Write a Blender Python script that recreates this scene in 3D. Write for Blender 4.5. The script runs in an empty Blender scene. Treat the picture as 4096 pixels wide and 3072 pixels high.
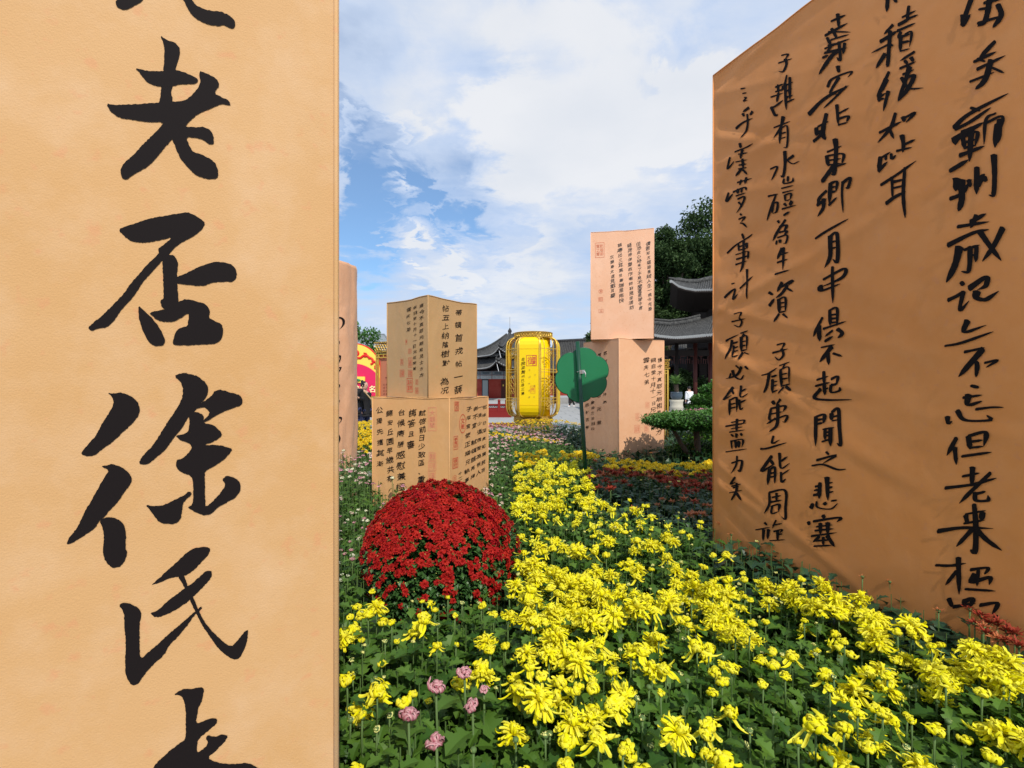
import bpy, bmesh, math, random
import numpy as np
from mathutils import Vector, Matrix
from mathutils.geometry import tessellate_polygon

R = math.radians
rng = np.random.default_rng(7)
random.seed(7)
S = bpy.context.scene
C = S.collection
F = 1934.0                       # focal length in photograph pixels (4096 wide)
CAMZ = 1.45
# ------------------------------------------------------------------ camera, sky, sun, exposure
cd = bpy.data.cameras.new('camera'); cam = bpy.data.objects.new('camera', cd); C.objects.link(cam)
cam.location = (0, 0, CAMZ); cam.rotation_euler = (R(90), 0, 0)
cd.sensor_width = 36; cd.lens = 36 * F / 4096; cd.shift_y = 14 / 4096; cd.clip_start = 0.02; cd.clip_end = 2000
S.camera = cam
SUN = Vector((0.235, -0.667, 0.70)).normalized()
sd = bpy.data.lights.new('sun', 'SUN'); sd.energy = 3.6; sd.angle = R(0.6); sd.color = (1.0, 0.93, 0.82)
so = bpy.data.objects.new('sun', sd); C.objects.link(so); so.rotation_euler = SUN.to_track_quat('Z', 'Y').to_euler()
S.view_settings.view_transform = 'Standard'; S.view_settings.look = 'None'
S.view_settings.exposure = 0; S.view_settings.gamma = 1; S.view_settings.use_curve_mapping = False
S.cycles.max_bounces = 6; S.cycles.transparent_max_bounces = 8; S.cycles.use_denoising = True


class NT:
    """small node-tree helper"""
    def __init__(s, t): s.t = t; s.n = t.nodes; s.l = t.links
    def new(s, ty, **kw):
        n = s.n.new(ty)
        for k, v in kw.items():
            if k.startswith('i_'):
                key = k[2:]; key = int(key) if key.isdigit() else key.replace('_', ' ')
                if hasattr(v, 'is_linked') or isinstance(v, bpy.types.NodeSocket): s.l.new(v, n.inputs[key])
                else: n.inputs[key].default_value = v
            else: setattr(n, k, v)
        return n
    def math(s, op, a, b=None, c=None, clamp=False):
        n = s.n.new('ShaderNodeMath'); n.operation = op; n.use_clamp = clamp
        for i, v in enumerate((a, b, c)):
            if v is None: continue
            if isinstance(v, bpy.types.NodeSocket): s.l.new(v, n.inputs[i])
            else: n.inputs[i].default_value = v
        return n.outputs[0]
    def vmath(s, op, a, b=None, out=0):
        n = s.n.new('ShaderNodeVectorMath'); n.operation = op
        for i, v in enumerate((a, b)):
            if v is None: continue
            if isinstance(v, bpy.types.NodeSocket): s.l.new(v, n.inputs[i])
            else: n.inputs[i].default_value = v
        return n.outputs[out]
    def mix(s, f, a, b, mode='MIX'):
        n = s.n.new('ShaderNodeMix'); n.data_type = 'RGBA'; n.blend_type = mode
        for i, v in ((0, f), (6, a), (7, b)):
            if isinstance(v, bpy.types.NodeSocket): s.l.new(v, n.inputs[i])
            else: n.inputs[i].default_value = v if i == 0 else (tuple(v) + (1,))[:4]
        return n.outputs[2]
    def ramp(s, f, pts):
        n = s.n.new('ShaderNodeValToRGB'); s.l.new(f, n.inputs[0]); e = n.color_ramp.elements
        while len(e) < len(pts): e.new(0.5)
        for x, (p, c) in zip(e, pts):
            x.position = p; x.color = (c, c, c, 1) if isinstance(c, (int, float)) else (tuple(c) + (1,))[:4]
        return n.outputs[0]
    def noise(s, vec, scale, detail=4, rough=.55, dist=0):
        n = s.new('ShaderNodeTexNoise', i_Scale=scale, i_Detail=detail, i_Roughness=rough, i_Distortion=dist)
        if vec is not None: s.l.new(vec, n.inputs['Vector'])
        return n.outputs[0]


def sky_world():
    w = bpy.data.worlds.new('World'); S.world = w; w.use_nodes = True
    N = NT(w.node_tree); N.n.clear()
    out = N.new('ShaderNodeOutputWorld')
    sky = N.new('ShaderNodeTexSky', sky_type='NISHITA', sun_disc=False)
    sky.sun_elevation = math.asin(SUN.z); sky.sun_rotation = math.atan2(SUN.x, SUN.y); sky.air_density = 1.0; sky.dust_density = .6; sky.ozone_density = 2.5
    tc = N.new('ShaderNodeTexCoord').outputs['Generated']
    d = N.vmath('NORMALIZE', tc)
    sep = N.new('ShaderNodeSeparateXYZ', i_0=d)
    z = N.math('MAXIMUM', N.math('ADD', sep.outputs[2], .16), .03)
    pl = N.new('ShaderNodeCombineXYZ', i_0=N.math('DIVIDE', sep.outputs[0], z), i_1=N.math('DIVIDE', sep.outputs[1], z), i_2=3.1)
    pv = pl.outputs[0]
    n1 = N.noise(pv, 1.25, 9, .56, .25)
    n2 = N.noise(pv, 3.6, 8, .6, .3)
    st = N.vmath('MULTIPLY', pv, (1.0, 3.0, 1.0)); n3 = N.noise(st, .8, 6, .6, .6)
    cov = N.math('ADD', N.math('MULTIPLY', n1, 1.1), N.math('MULTIPLY', n2, .45))
    cov = N.math('ADD', cov, N.math('MULTIPLY', n3, .6))
    cov = N.math('SUBTRACT', cov, .50)
    wob = N.math('MULTIPLY', N.math('SUBTRACT', n2, .5), .03)
    def blob(px, py, rad, amt, soft=.35):
        nonlocal cov
        v = Vector(((px - 2048) / F, 1, (1550 - py) / F)).normalized()
        dd = N.vmath('DOT_PRODUCT', d, tuple(v), out=1)
        c0 = math.cos(rad / F)
        m = N.new('ShaderNodeMapRange', interpolation_type='SMOOTHSTEP', i_0=N.math('ADD', dd, wob), i_1=c0 - (1 - c0) * 1.0, i_2=1 - (1 - c0) * soft, i_3=0.0, i_4=1.0)
        cov = N.math('ADD', cov, N.math('MULTIPLY', m.outputs[0], amt))
    for b in ((1420, 640, 110, -.30), (1560, 740, 150, -.44), (1690, 800, 90, -.26), (1440, 900, 150, -.34), (1820, 870, 110, -.34), (1940, 960, 110, -.22), (1380, 200, 140, -.16), (1640, 640, 80, .16), (1500, 640, 60, .22),
              (1400, 1000, 190, -.22), (2410, 980, 120, -.16), (2690, 330, 100, -.16), (1700, 1010, 90, -.16), (2560, 100, 180, .12),
              (2000, 560, 180, .34), (2280, 420, 260, .3), (1610, 880, 92, .62), (1760, 1045, 130, .36), (2000, 1100, 200, .2), (2730, 480, 160, .34), (1800, 330, 220, .08), (2300, 760, 300, .1), (1500, 380, 200, .06)):
        blob(*b)
    # clouds: thin lilac veil, then bright white bodies with grey bellies
    thin = N.new('ShaderNodeMapRange', interpolation_type='SMOOTHSTEP', i_0=cov, i_1=.08, i_2=.62)
    thick = N.new('ShaderNodeMapRange', interpolation_type='SMOOTHSTEP', i_0=cov, i_1=.52, i_2=.90)
    hor = N.new('ShaderNodeMapRange', interpolation_type='SMOOTHSTEP', i_0=sep.outputs[2], i_1=.30, i_2=0.0)
    ccol = N.mix(thick.outputs[0], (.58, .70, .92), (.87, .885, .92))
    grey = N.noise(pv, 2.2, 5, .5)
    ccol = N.mix(N.math('MULTIPLY', N.ramp(grey, [(.42, 0), (.68, 1)]), .35), ccol, (.62, .69, .80))
    ccol = N.mix(N.math('MULTIPLY', hor.outputs[0], .45), ccol, (.64, .74, .89))
    bg1 = N.new('ShaderNodeBackground', i_0=N.mix(1.0, sky.outputs[0], (.72, .98, 1.12), 'MULTIPLY'), i_1=.15)
    bg2 = N.new('ShaderNodeBackground', i_0=ccol, i_1=1.0)
    # a thin veil everywhere so that the blue is never darker than the photograph's
    fac = N.math('ADD', N.math('MULTIPLY', thin.outputs[0], .80), .16)
    ms = N.new('ShaderNodeMixShader', i_0=fac, i_1=bg1.outputs[0], i_2=bg2.outputs[0])
    N.l.new(ms.outputs[0], out.inputs[0])
sky_world()

# ------------------------------------------------------------------ materials
MATS = {}
def mat(name, col, rough=.7, metal=0, spec=.3, noise=None, bump=None, attr=None, trans=0, emit=0, two=None):
    """noise=(scale, amount, second colour); bump=(scale, strength, distance); attr=(name, colour at 1)"""
    m = bpy.data.materials.new(name); m.use_nodes = True; N = NT(m.node_tree)
    b = N.n['Principled BSDF']; tc = N.new('ShaderNodeTexCoord').outputs['Object']
    c = N.new('ShaderNodeRGB'); c.outputs[0].default_value = tuple(col) + (1,); c = c.outputs[0]
    if attr:
        for an, ac in attr:
            a = N.new('ShaderNodeAttribute', attribute_name=an).outputs['Fac']
            c = N.mix(a, c, ac)
    if noise:
        sc, am, c2 = noise; f = N.noise(tc, sc, 5, .6)
        c = N.mix(N.math('MULTIPLY', N.ramp(f, [(.35, 0), (.65, 1)]), am), c, c2)
    N.l.new(c, b.inputs['Base Color'])
    b.inputs['Roughness'].default_value = rough; b.inputs['Metallic'].default_value = metal; b.inputs['Specular IOR Level'].default_value = spec
    if bump:
        bn = N.new('ShaderNodeBump', i_Strength=bump[1], i_Distance=bump[2], i_Height=N.noise(tc, bump[0], 4, .6)); N.l.new(bn.outputs[0], b.inputs['Normal'])
    if trans:
        t = N.new('ShaderNodeBsdfTranslucent', i_0=c); ms = N.new('ShaderNodeMixShader', i_0=trans, i_1=b.outputs[0], i_2=t.outputs[0])
        N.l.new(ms.outputs[0], N.n['Material Output'].inputs[0])
    MATS[name] = m; return m

def cloth_mat(name, c1, c2, c3, weave=900, wr=.25, spots=.35):
    """printed paper-coloured banner cloth: mottled tint, rust specks, fine weave, soft creases"""
    m = bpy.data.materials.new(name); m.use_nodes = True; N = NT(m.node_tree); b = N.n['Principled BSDF']
    tc = N.new('ShaderNodeTexCoord').outputs['Object']
    f = N.noise(tc, 1.6, 5, .6, .4); g = N.noise(tc, 9, 6, .65); sp = N.noise(tc, 38, 3, .5)
    c = N.mix(N.ramp(f, [(.3, 0), (.7, 1)]), c1, c2)
    c = N.mix(N.math('MULTIPLY', N.ramp(g, [(.45, 0), (.75, 1)]), spots), c, c3)
    c = N.mix(N.math('MULTIPLY', N.ramp(sp, [(.62, 0), (.72, 1)]), .35), c, (.62, .25, .12))
    N.l.new(c, b.inputs['Base Color']); b.inputs['Roughness'].default_value = .62; b.inputs['Specular IOR Level'].default_value = .25
    b.inputs['Sheen Weight'].default_value = .12
    wv = N.vmath('MULTIPLY', tc, (1, 1, 1))
    h1 = N.math('ADD', N.math('MULTIPLY', N.noise(tc, weave * .45, 2, .5), .16), N.math('MULTIPLY', N.noise(tc, 14, 4, .6), .15))
    w2 = N.vmath('MULTIPLY', tc, (1.0, 1.0, .45)); cr = N.noise(w2, 4.5, 3, .45, .5)
    cr = N.math('MULTIPLY', cr, 6 * wr)
    bn = N.new('ShaderNodeBump', i_Strength=.55, i_Distance=.006, i_Height=N.math('ADD', h1, cr)); N.l.new(bn.outputs[0], b.inputs['Normal'])
    MATS[name] = m; return m

cloth_mat('cloth_near', (.60, .36, .165), (.55, .305, .115), (.64, .42, .24), wr=.16, spots=.6)
cloth_mat('cloth_deep', (.73, .295, .088), (.67, .255, .066), (.75, .35, .14), wr=.25)
cloth_mat('cloth_tan', (.46, .28, .12), (.52, .315, .14), (.54, .35, .18), wr=.8)
cloth_mat('cloth_peach', (.80, .445, .27), (.84, .50, .33), (.87, .57, .40), wr=.4)
cloth_mat('cloth_peach_low', (.78, .44, .25), (.75, .40, .22), (.83, .52, .33), wr=.5)
cloth_mat('cloth_apricot', (.62, .345, .135), (.68, .36, .145), (.72, .43, .22), wr=.8)
cloth_mat('cloth_column', (.66, .35, .19), (.74, .42, .25), (.60, .30, .16), wr=1.2)
mat('ink', (.010, .007, .007), .75, spec=.12)
mat('ink_faded', (.05, .045, .045), .65, spec=.3)
mat('seal_red', (.62, .10, .05), .7)
mat('seal_pale', (.70, .26, .15), .7)
mat('soil', (.045, .03, .022), .95, noise=(14, .8, (.09, .055, .04)), bump=(30, .8, .03))
mat('paving', (.40, .40, .385), .85, noise=(1.3, .5, (.33, .33, .32)), bump=(40, .3, .004))
mat('slab', (.37, .37, .355), .85, noise=(2.1, .7, (.35, .35, .34)), bump=(40, .3, .004))
mat('slab_dark', (.31, .315, .305), .85, noise=(2.1, .7, (.42, .42, .40)), bump=(40, .3, .004))
mat('leaf', (.032, .098, .010), .5, spec=.35, attr=[('rnd', (.12, .235, .03))], trans=.28)
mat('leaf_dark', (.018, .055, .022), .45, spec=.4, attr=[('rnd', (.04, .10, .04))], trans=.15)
mat('leaf_far', (.05, .12, .03), .6, spec=.25, attr=[('rnd', (.12, .22, .06))], trans=.25)
mat('leaf_hedge', (.035, .12, .02), .45, spec=.4, attr=[('rnd', (.11, .26, .045))], trans=.25)
mat('leaf_tree', (.026, .055, .018), .6, spec=.2, attr=[('rnd', (.085, .145, .045))], trans=.2)
mat('leaf_mound', (.03, .09, .02), .45, spec=.4, attr=[('rnd', (.07, .17, .04))], trans=.2)
mat('stem', (.10, .17, .05), .6)
mat('bark', (.09, .065, .045), .9, bump=(20, .8, .03))
YE = ('pt', (.93, .91, .12))
mat('petal_yellow', (.74, .61, .0), .6, spec=.12, attr=[YE, ('rnd', (.90, .84, .005))], trans=.2)  # petals paler at the edge; base also darkened for shade between them
mat('petal_yellow_far', (.92, .78, .01), .5, spec=.25, attr=[YE], trans=.25)
mat('petal_lime', (.62, .66, .09), .5, attr=[('pt', (.85, .84, .30))], trans=.2)
mat('petal_pompon', (.90, .62, .01), .5, attr=[('pt', (.95, .74, .03))], trans=.2)
mat('petal_mauve', (.34, .04, .09), .5, attr=[('pt', (.80, .50, .50))], trans=.2)
mat('petal_pink', (.52, .10, .22), .5, attr=[('pt', (.80, .36, .46))], trans=.2)
mat('petal_pale', (.66, .36, .32), .5, attr=[('pt', (.80, .62, .50))], trans=.2)
mat('petal_white', (.62, .66, .30), .5, attr=[('pt', (.80, .80, .58))], trans=.2)
mat('petal_red', (.27, .003, .009), .6, spec=.15, attr=[('pt', (.38, .008, .010)), ('rnd', (.50, .026, .014))], trans=.15)
mat('petal_wine', (.15, .006, .012), .6, spec=.1, attr=[('pt', (.32, .05, .025))], trans=.1)
mat('petal_rust', (.45, .06, .03), .5, attr=[('pt', (.50, .17, .06))], trans=.1)
mat('flower_eye', (.62, .70, .08), .6)
mat('sign_green', (.012, .19, .075), .38, spec=.45, noise=(6, .3, (.02, .23, .10)))
mat('pole_green', (.006, .065, .03), .35, spec=.5)
mat('steel', (.55, .55, .53), .35, metal=.9)
mat('gold', (.78, .52, .10), .38, metal=.55, noise=(20, .4, (.62, .38, .06)))
mat('gold_relief', (.62, .40, .085), .45, metal=.5, noise=(45, .8, (.30, .17, .03)), bump=(60, 1, .03))
mat('lantern_yellow', (.93, .66, .004), .42, spec=.35, noise=(3, .3, (.90, .60, .004)))
mat('lantern_amber', (.80, .45, .006), .45)
mat('roof_tile', (.032, .032, .033), .85, noise=(9, .9, (.11, .11, .105)), bump=(30, .5, .02))
mat('roof_dark', (.03, .03, .032), .85, noise=(5, .6, (.06, .06, .06)))
mat('roof_grey', (.20, .23, .25), .8, noise=(3, .5, (.26, .29, .31)))
mat('tile_cap', (.35, .36, .36), .5)
mat('timber_dark', (.018, .012, .010), .75)
mat('timber_red', (.075, .018, .013), .6)
mat('shade_black', (.006, .005, .005), .9)  # near black: shade of deep interiors put into the colour
mat('wall_red', (.30, .028, .018), .8, noise=(.6, .7, (.42, .10, .07)))
mat('wall_cream', (.62, .54, .42), .85)
mat('wall_grey', (.34, .34, .33), .85, noise=(1, .5, (.24, .24, .24)))
mat('frieze', (.30, .34, .36), .8, noise=(2.5, .9, (.10, .13, .17)))
mat('frieze_pale', (.52, .54, .53), .8, noise=(6, .7, (.25, .30, .34)))
mat('door_grey', (.30, .34, .34), .7)
mat('rail_red', (.20, .012, .010), .5)
mat('patch_red', (.16, .025, .02), .9)
mat('stone_white', (.50, .47, .38), .8, noise=(8, .4, (.42, .38, .30)))
mat('glaze_blue', (.045, .07, .095), .3, spec=.6)
mat('board_red', (.70, .02, .015), .5)
mat('board_yellow', (.92, .64, .10), .5)
mat('board_magenta', (.68, .018, .10), .5)
mat('letter_cream', (.92, .86, .42), .5)
mat('gem_green', (.01, .22, .06), .15, spec=.6)
mat('panel_rust', (.55, .20, .11), .6, noise=(9, .4, (.48, .15, .08)))
mat('skin', (.60, .36, .26), .5)
mat('coat_black', (.012, .012, .014), .8)
mat('denim', (.035, .045, .11), .8)
mat('cloth_grey', (.35, .36, .38), .8)
mat('hair', (.012, .010, .009), .4)
mat('white', (.78, .79, .80), .6)
mat('frond', (.06, .16, .03), .5, attr=[('rnd', (.16, .28, .06))], trans=.2)
mat('strap_tan', (.55, .40, .22), .6)

# ------------------------------------------------------------------ object helpers
def tag(o, label=None, cat=None, group=None, kind=None):
    if label: o['label'] = label
    if cat: o['category'] = cat
    if group: o['group'] = group
    if kind: o['kind'] = kind
    return o
def empty(name, loc=(0, 0, 0), rz=0, label=None, cat=None, group=None):
    o = bpy.data.objects.new(name, None); o.empty_display_size = .1; C.objects.link(o); o.location = loc; o.rotation_euler.z = rz
    return tag(o, label, cat, group)
def link(name, me, parent=None, m=None, loc=None):
    o = bpy.data.objects.new(name, me); C.objects.link(o)
    if m is not None and not me.materials: me.materials.append(MATS[m] if isinstance(m, str) else m)
    if parent is not None: o.parent = parent
    if loc is not None: o.location = loc
    return o
def copy_tree(o, parent=None):
    c = o.copy(); C.objects.link(c); c.parent = parent
    for ch in o.children: copy_tree(ch, c)
    return c
def np_mesh(name, V, T, mats, attrs=None, smooth=False, midx=None):
    V = np.asarray(V, np.float32).reshape(-1, 3); T = np.asarray(T, np.int32); k = T.shape[1]
    me = bpy.data.meshes.new(name); me.vertices.add(len(V)); me.vertices.foreach_set('co', V.ravel())
    me.loops.add(T.size); me.loops.foreach_set('vertex_index', T.ravel())
    me.polygons.add(len(T)); me.polygons.foreach_set('loop_start', np.arange(0, T.size, k, dtype=np.int32)); me.polygons.foreach_set('loop_total', np.full(len(T), k, np.int32))
    me.polygons.foreach_set('use_smooth', np.full(len(T), smooth))
    for m in mats: me.materials.append(MATS[m])
    if midx is not None: me.polygons.foreach_set('material_index', np.asarray(midx, np.int32))
    for an, av in (attrs or {}).items():
        a = me.attributes.new(an, 'FLOAT', 'POINT'); a.data.foreach_set('value', np.asarray(av, np.float32))
    me.update(calc_edges=True); me.validate(); return me
def rotz(a):
    c, s = np.cos(a), np.sin(a); z = np.zeros_like(c); o = np.ones_like(c)
    return np.stack([np.stack([c, -s, z], -1), np.stack([s, c, z], -1), np.stack([z, z, o], -1)], -2)
def roty(a):
    c, s = np.cos(a), np.sin(a); z = np.zeros_like(c); o = np.ones_like(c)
    return np.stack([np.stack([c, z, s], -1), np.stack([z, o, z], -1), np.stack([-s, z, c], -1)], -2)
def rotx(a):
    c, s = np.cos(a), np.sin(a); z = np.zeros_like(c); o = np.ones_like(c)
    return np.stack([np.stack([o, z, z], -1), np.stack([z, c, -s], -1), np.stack([z, s, c], -1)], -2)
def scatter(V, T, M, P, attrs=None):
    """copies of (V,T) under the matrices M (k,3,3) at P (k,3)"""
    V = np.asarray(V); T = np.asarray(T); k = len(P)
    W = np.einsum('kij,nj->kni', M, V) + P[:, None, :]
    TT = (T[None] + (np.arange(k) * len(V))[:, None, None]).reshape(-1, T.shape[1])
    at = {a: np.tile(v, k) for a, v in (attrs or {}).items()}
    return W.reshape(-1, 3), TT, at

class MB:
    """collects shapes into one mesh"""
    def __init__(s): s.v = []; s.f = []; s.mi = []; s.mats = []; s.cur = 0
    def use(s, m):
        if m not in s.mats: s.mats.append(m)
        s.cur = s.mats.index(m); return s
    def add(s, vs, fs):
        b = len(s.v); s.v += [tuple(v) for v in vs]; s.f += [tuple(i + b for i in f) for f in fs]; s.mi += [s.cur] * len(fs); return s
    def box(s, c, d, rz=0, taper=1.0):
        cx, cy, cz = c; x, y, z = d[0] / 2, d[1] / 2, d[2] / 2; co, si = math.cos(rz), math.sin(rz); vs = []
        for k, (a, b_, e) in enumerate([(-1, -1, -1), (1, -1, -1), (1, 1, -1), (-1, 1, -1), (-1, -1, 1), (1, -1, 1), (1, 1, 1), (-1, 1, 1)]):
            t = taper if e > 0 else 1; px, py = a * x * t, b_ * y * t
            vs.append((cx + px * co - py * si, cy + px * si + py * co, cz + e * z))
        return s.add(vs, [(0, 3, 2, 1), (4, 5, 6, 7), (0, 1, 5, 4), (1, 2, 6, 5), (2, 3, 7, 6), (3, 0, 4, 7)])
    def tube(s, pts, r, n=8, caps=True):
        pts = [Vector(p) for p in pts]; rs = r if isinstance(r, (list, tuple)) else [r] * len(pts); vs = []; fs = []
        up = None
        for i, p in enumerate(pts):
            t = (pts[min(i + 1, len(pts) - 1)] - pts[max(i - 1, 0)]).normalized()
            if up is None: up = Vector((0, 0, 1)) if abs(t.z) < .9 else Vector((1, 0, 0))
            a = t.cross(up).normalized(); b = a.cross(t).normalized(); up = b
            for k in range(n):
                an = 2 * math.pi * k / n; vs.append(p + (a * math.cos(an) + b * math.sin(an)) * rs[i])
        for i in range(len(pts) - 1):
            for k in range(n): fs.append((i * n + k, i * n + (k + 1) % n, (i + 1) * n + (k + 1) % n, (i + 1) * n + k))
        if caps: fs += [tuple(range(n))[::-1], tuple((len(pts) - 1) * n + k for k in range(n))]
        return s.add(vs, fs)
    def lathe(s, prof, c=(0, 0, 0), n=24, caps=True, sx=1, sy=1):
        vs = []; fs = []
        for r, z in prof:
            for k in range(n):
                a = 2 * math.pi * k / n; vs.append((c[0] + r * math.cos(a) * sx, c[1] + r * math.sin(a) * sy, c[2] + z))
        m = len(prof)
        for i in range(m - 1):
            for k in range(n): fs.append((i * n + k, i * n + (k + 1) % n, (i + 1) * n + (k + 1) % n, (i + 1) * n + k))
        if caps: fs += [tuple(range(n))[::-1], tuple((m - 1) * n + k for k in range(n))]
        return s.add(vs, fs)
    def prism(s, poly, place, h):
        """poly: 2D points; place(u, v, w) -> 3D; extruded from w=0 to w=h, front at w=h"""
        n = len(poly); vs = [place(u, v, h) for u, v in poly] + [place(u, v, 0) for u, v in poly]
        tris = tessellate_polygon([[Vector((u, v, 0)) for u, v in poly]]); fs = []
        for t in tris:
            a, b, c = [Vector(poly[i]) for i in t]
            if (b - a).cross(c - a) < 0: t = (t[0], t[2], t[1])
            fs += [tuple(t), tuple(i + n for i in reversed(t))]
        fs += [(i, (i + 1) % n, (i + 1) % n + n, i + n) for i in range(n)]
        return s.add(vs, fs)
    def mesh(s, name, smooth=False):
        me = bpy.data.meshes.new(name); me.from_pydata(s.v, [], s.f)
        for m in s.mats: me.materials.append(MATS[m])
        me.polygons.foreach_set('material_index', s.mi); me.polygons.foreach_set('use_smooth', [smooth] * len(s.f)); me.update(); return me
    def build(s, name, m=None, parent=None, smooth=False):
        if not s.mats: s.mats = [m]
        elif m and m not in s.mats: s.mats.append(m)
        return link(name, s.mesh(name, smooth), parent)

def skin_mesh(name, verts, edges, radii, m, parent=None, sub=1):
    """one continuous body grown on a skeleton"""
    me = bpy.data.meshes.new(name); me.from_pydata(verts, edges, []); o = bpy.data.objects.new(name, me); C.objects.link(o)
    md = o.modifiers.new('skin', 'SKIN'); md.use_smooth_shade = True
    for i, r in enumerate(radii):
        sv = me.skin_vertices[0].data[i]; sv.radius = r if isinstance(r, tuple) else (r, r); sv.use_root = (i == 0)
    sb = o.modifiers.new('sub', 'SUBSURF'); sb.levels = sub; sb.render_levels = sub
    dg = bpy.context.evaluated_depsgraph_get(); m2 = bpy.data.meshes.new_from_object(o.evaluated_get(dg)); m2.name = name
    bpy.data.objects.remove(o); bpy.data.meshes.remove(me)
    m2.materials.clear(); m2.materials.append(MATS[m]); m2.polygons.foreach_set('use_smooth', [True] * len(m2.polygons))
    return link(name, m2, parent)

def ray(x, y): return Vector(((x - 2048) / F, 1.0, -(y - 1550) / F))
def at(x, y, Y): r = ray(x, y); return Vector((r.x * Y, Y, CAMZ + r.z * Y))

class Frame:
    """an upright rectangle in the scene: origin at the lower corner o, u along the face, z up, n outward"""
    def __init__(s, o, ud, w, h):
        s.o = Vector(o); s.u = Vector((ud[0], ud[1], 0)).normalized(); s.n = Vector((s.u.y, -s.u.x, 0)); s.w = w; s.h = h; s.f = lambda u, v: 0.0; s.tw = None
    def p(s, u, v, k=0.0):
        if s.tw and v > s.h * .7: v += s.tw(u) * ((v - s.h * .7) / (s.h * .3)) ** 2
        return s.o + s.u * u + Vector((0, 0, v)) + s.n * (k + s.f(u, v))
    def px(s, x, y):
        r = ray(x, y); c = Vector((0, 0, CAMZ)); t = (s.o - c).dot(s.n) / r.dot(s.n); q = c + r * t - s.o
        return (q.dot(s.u), q.z)

# ------------------------------------------------------------------ lettering
GLY = {}
def glyph(ch):
    if ch not in GLY:
        c = bpy.data.curves.new('g', 'FONT'); c.body = ch; c.size = 1; c.resolution_u = 2; c.offset = .005
        o = bpy.data.objects.new('g', c); C.objects.link(o); dg = bpy.context.evaluated_depsgraph_get(); me = o.evaluated_get(dg).to_mesh()
        V = np.array([v.co[:2] for v in me.vertices]) if len(me.vertices) else np.zeros((0, 2)); P = [tuple(p.vertices) for p in me.polygons]
        o.evaluated_get(dg).to_mesh_clear(); bpy.data.objects.remove(o); bpy.data.curves.remove(c)
        GLY[ch] = (V - np.array([.5, .38]) if len(V) else V, P)
    return GLY[ch]
def write_glyph(mb, fr, ch, u, v, w, h, k=.003, wild=1.0, cent=True):
    """one brushed character centred on (u, v), w by h"""
    V, P = glyph(ch)
    if not len(V): return
    a = random.uniform(-.07, .07) * wild + .06 * wild; s = 1 + random.uniform(-.12, .12) * wild; x, y = V[:, 0], V[:, 1]
    ph = random.uniform(0, 6)
    x2 = x * s + .16 * wild * y * .6 + .035 * wild * np.sin(7 * y + ph); y2 = y + .20 * wild * x + .03 * wild * np.sin(8 * x + ph * 2)
    ca, sa = math.cos(a), math.sin(a); X = (x2 * ca - y2 * sa) * w + u; Y = (x2 * sa + y2 * ca) * h + v
    mb.add([fr.p(float(p), float(q), k) for p, q in zip(X, Y)], P)
def column(mb, fr, text, x0, y0, x1, y1, size, k=.003, wild=1.0):
    """text down a line given by two photograph points (top and bottom character centres); size in photograph pixels"""
    n = len(text)
    for i, ch in enumerate(text):
        if ch == ' ': continue
        t = i / max(1, n - 1); x = x0 + (x1 - x0) * t; y = y0 + (y1 - y0) * t
        u, v = fr.px(x, y); u1, _ = fr.px(x + size / 2, y); u0, _ = fr.px(x - size / 2, y); _, va = fr.px(x, y - size / 2); _, vb = fr.px(x, y + size / 2)
        q = random.uniform(.82, 1.12)
        write_glyph(mb, fr, ch, u + random.uniform(-.08, .08) * (u1 - u0), v, abs(u1 - u0) * q * .98, (va - vb) * q * .9, k, wild)
def seal(mb, fr, x, y, w, h, chars, k=.002, rnd=False, cols=1, t=None):
    """a seal print: frame and characters; x, y, w, h in photograph pixels"""
    ua, va = fr.px(x - w / 2, y + h / 2); ub, vb = fr.px(x + w / 2, y - h / 2); W, H = ub - ua, vb - va; t = t or min(abs(W), H) * .05
    n = 28 if rnd else 4
    if rnd: ring = [(math.cos(2 * math.pi * i / n), math.sin(2 * math.pi * i / n)) for i in range(n)]
    else: ring = [(-1, -1), (1, -1), (1, 1), (-1, 1)]
    c = ((ua + ub) / 2, (va + vb) / 2); vs = []
    for q, (a, b) in enumerate(ring):
        vs.append(fr.p(c[0] + a * W / 2, c[1] + b * H / 2, k)); vs.append(fr.p(c[0] + a * (W / 2 - t), c[1] + b * (H / 2 - t), k))
    m = len(ring); mb.add(vs, [(2 * i, 2 * ((i + 1) % m), 2 * ((i + 1) % m) + 1, 2 * i + 1) for i in range(m)])
    rows = math.ceil(len(chars) / cols); g = .78 if not rnd else .6
    for i, ch in enumerate(chars):
        cc, rr = i // rows, i % rows
        write_glyph(mb, fr, ch, c[0] + W * g * ((cols - 1) / 2 - cc) / cols, c[1] + H * g * ((rows - 1) / 2 - rr) / rows, W * g / cols, H * g / rows, k, .15)

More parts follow.
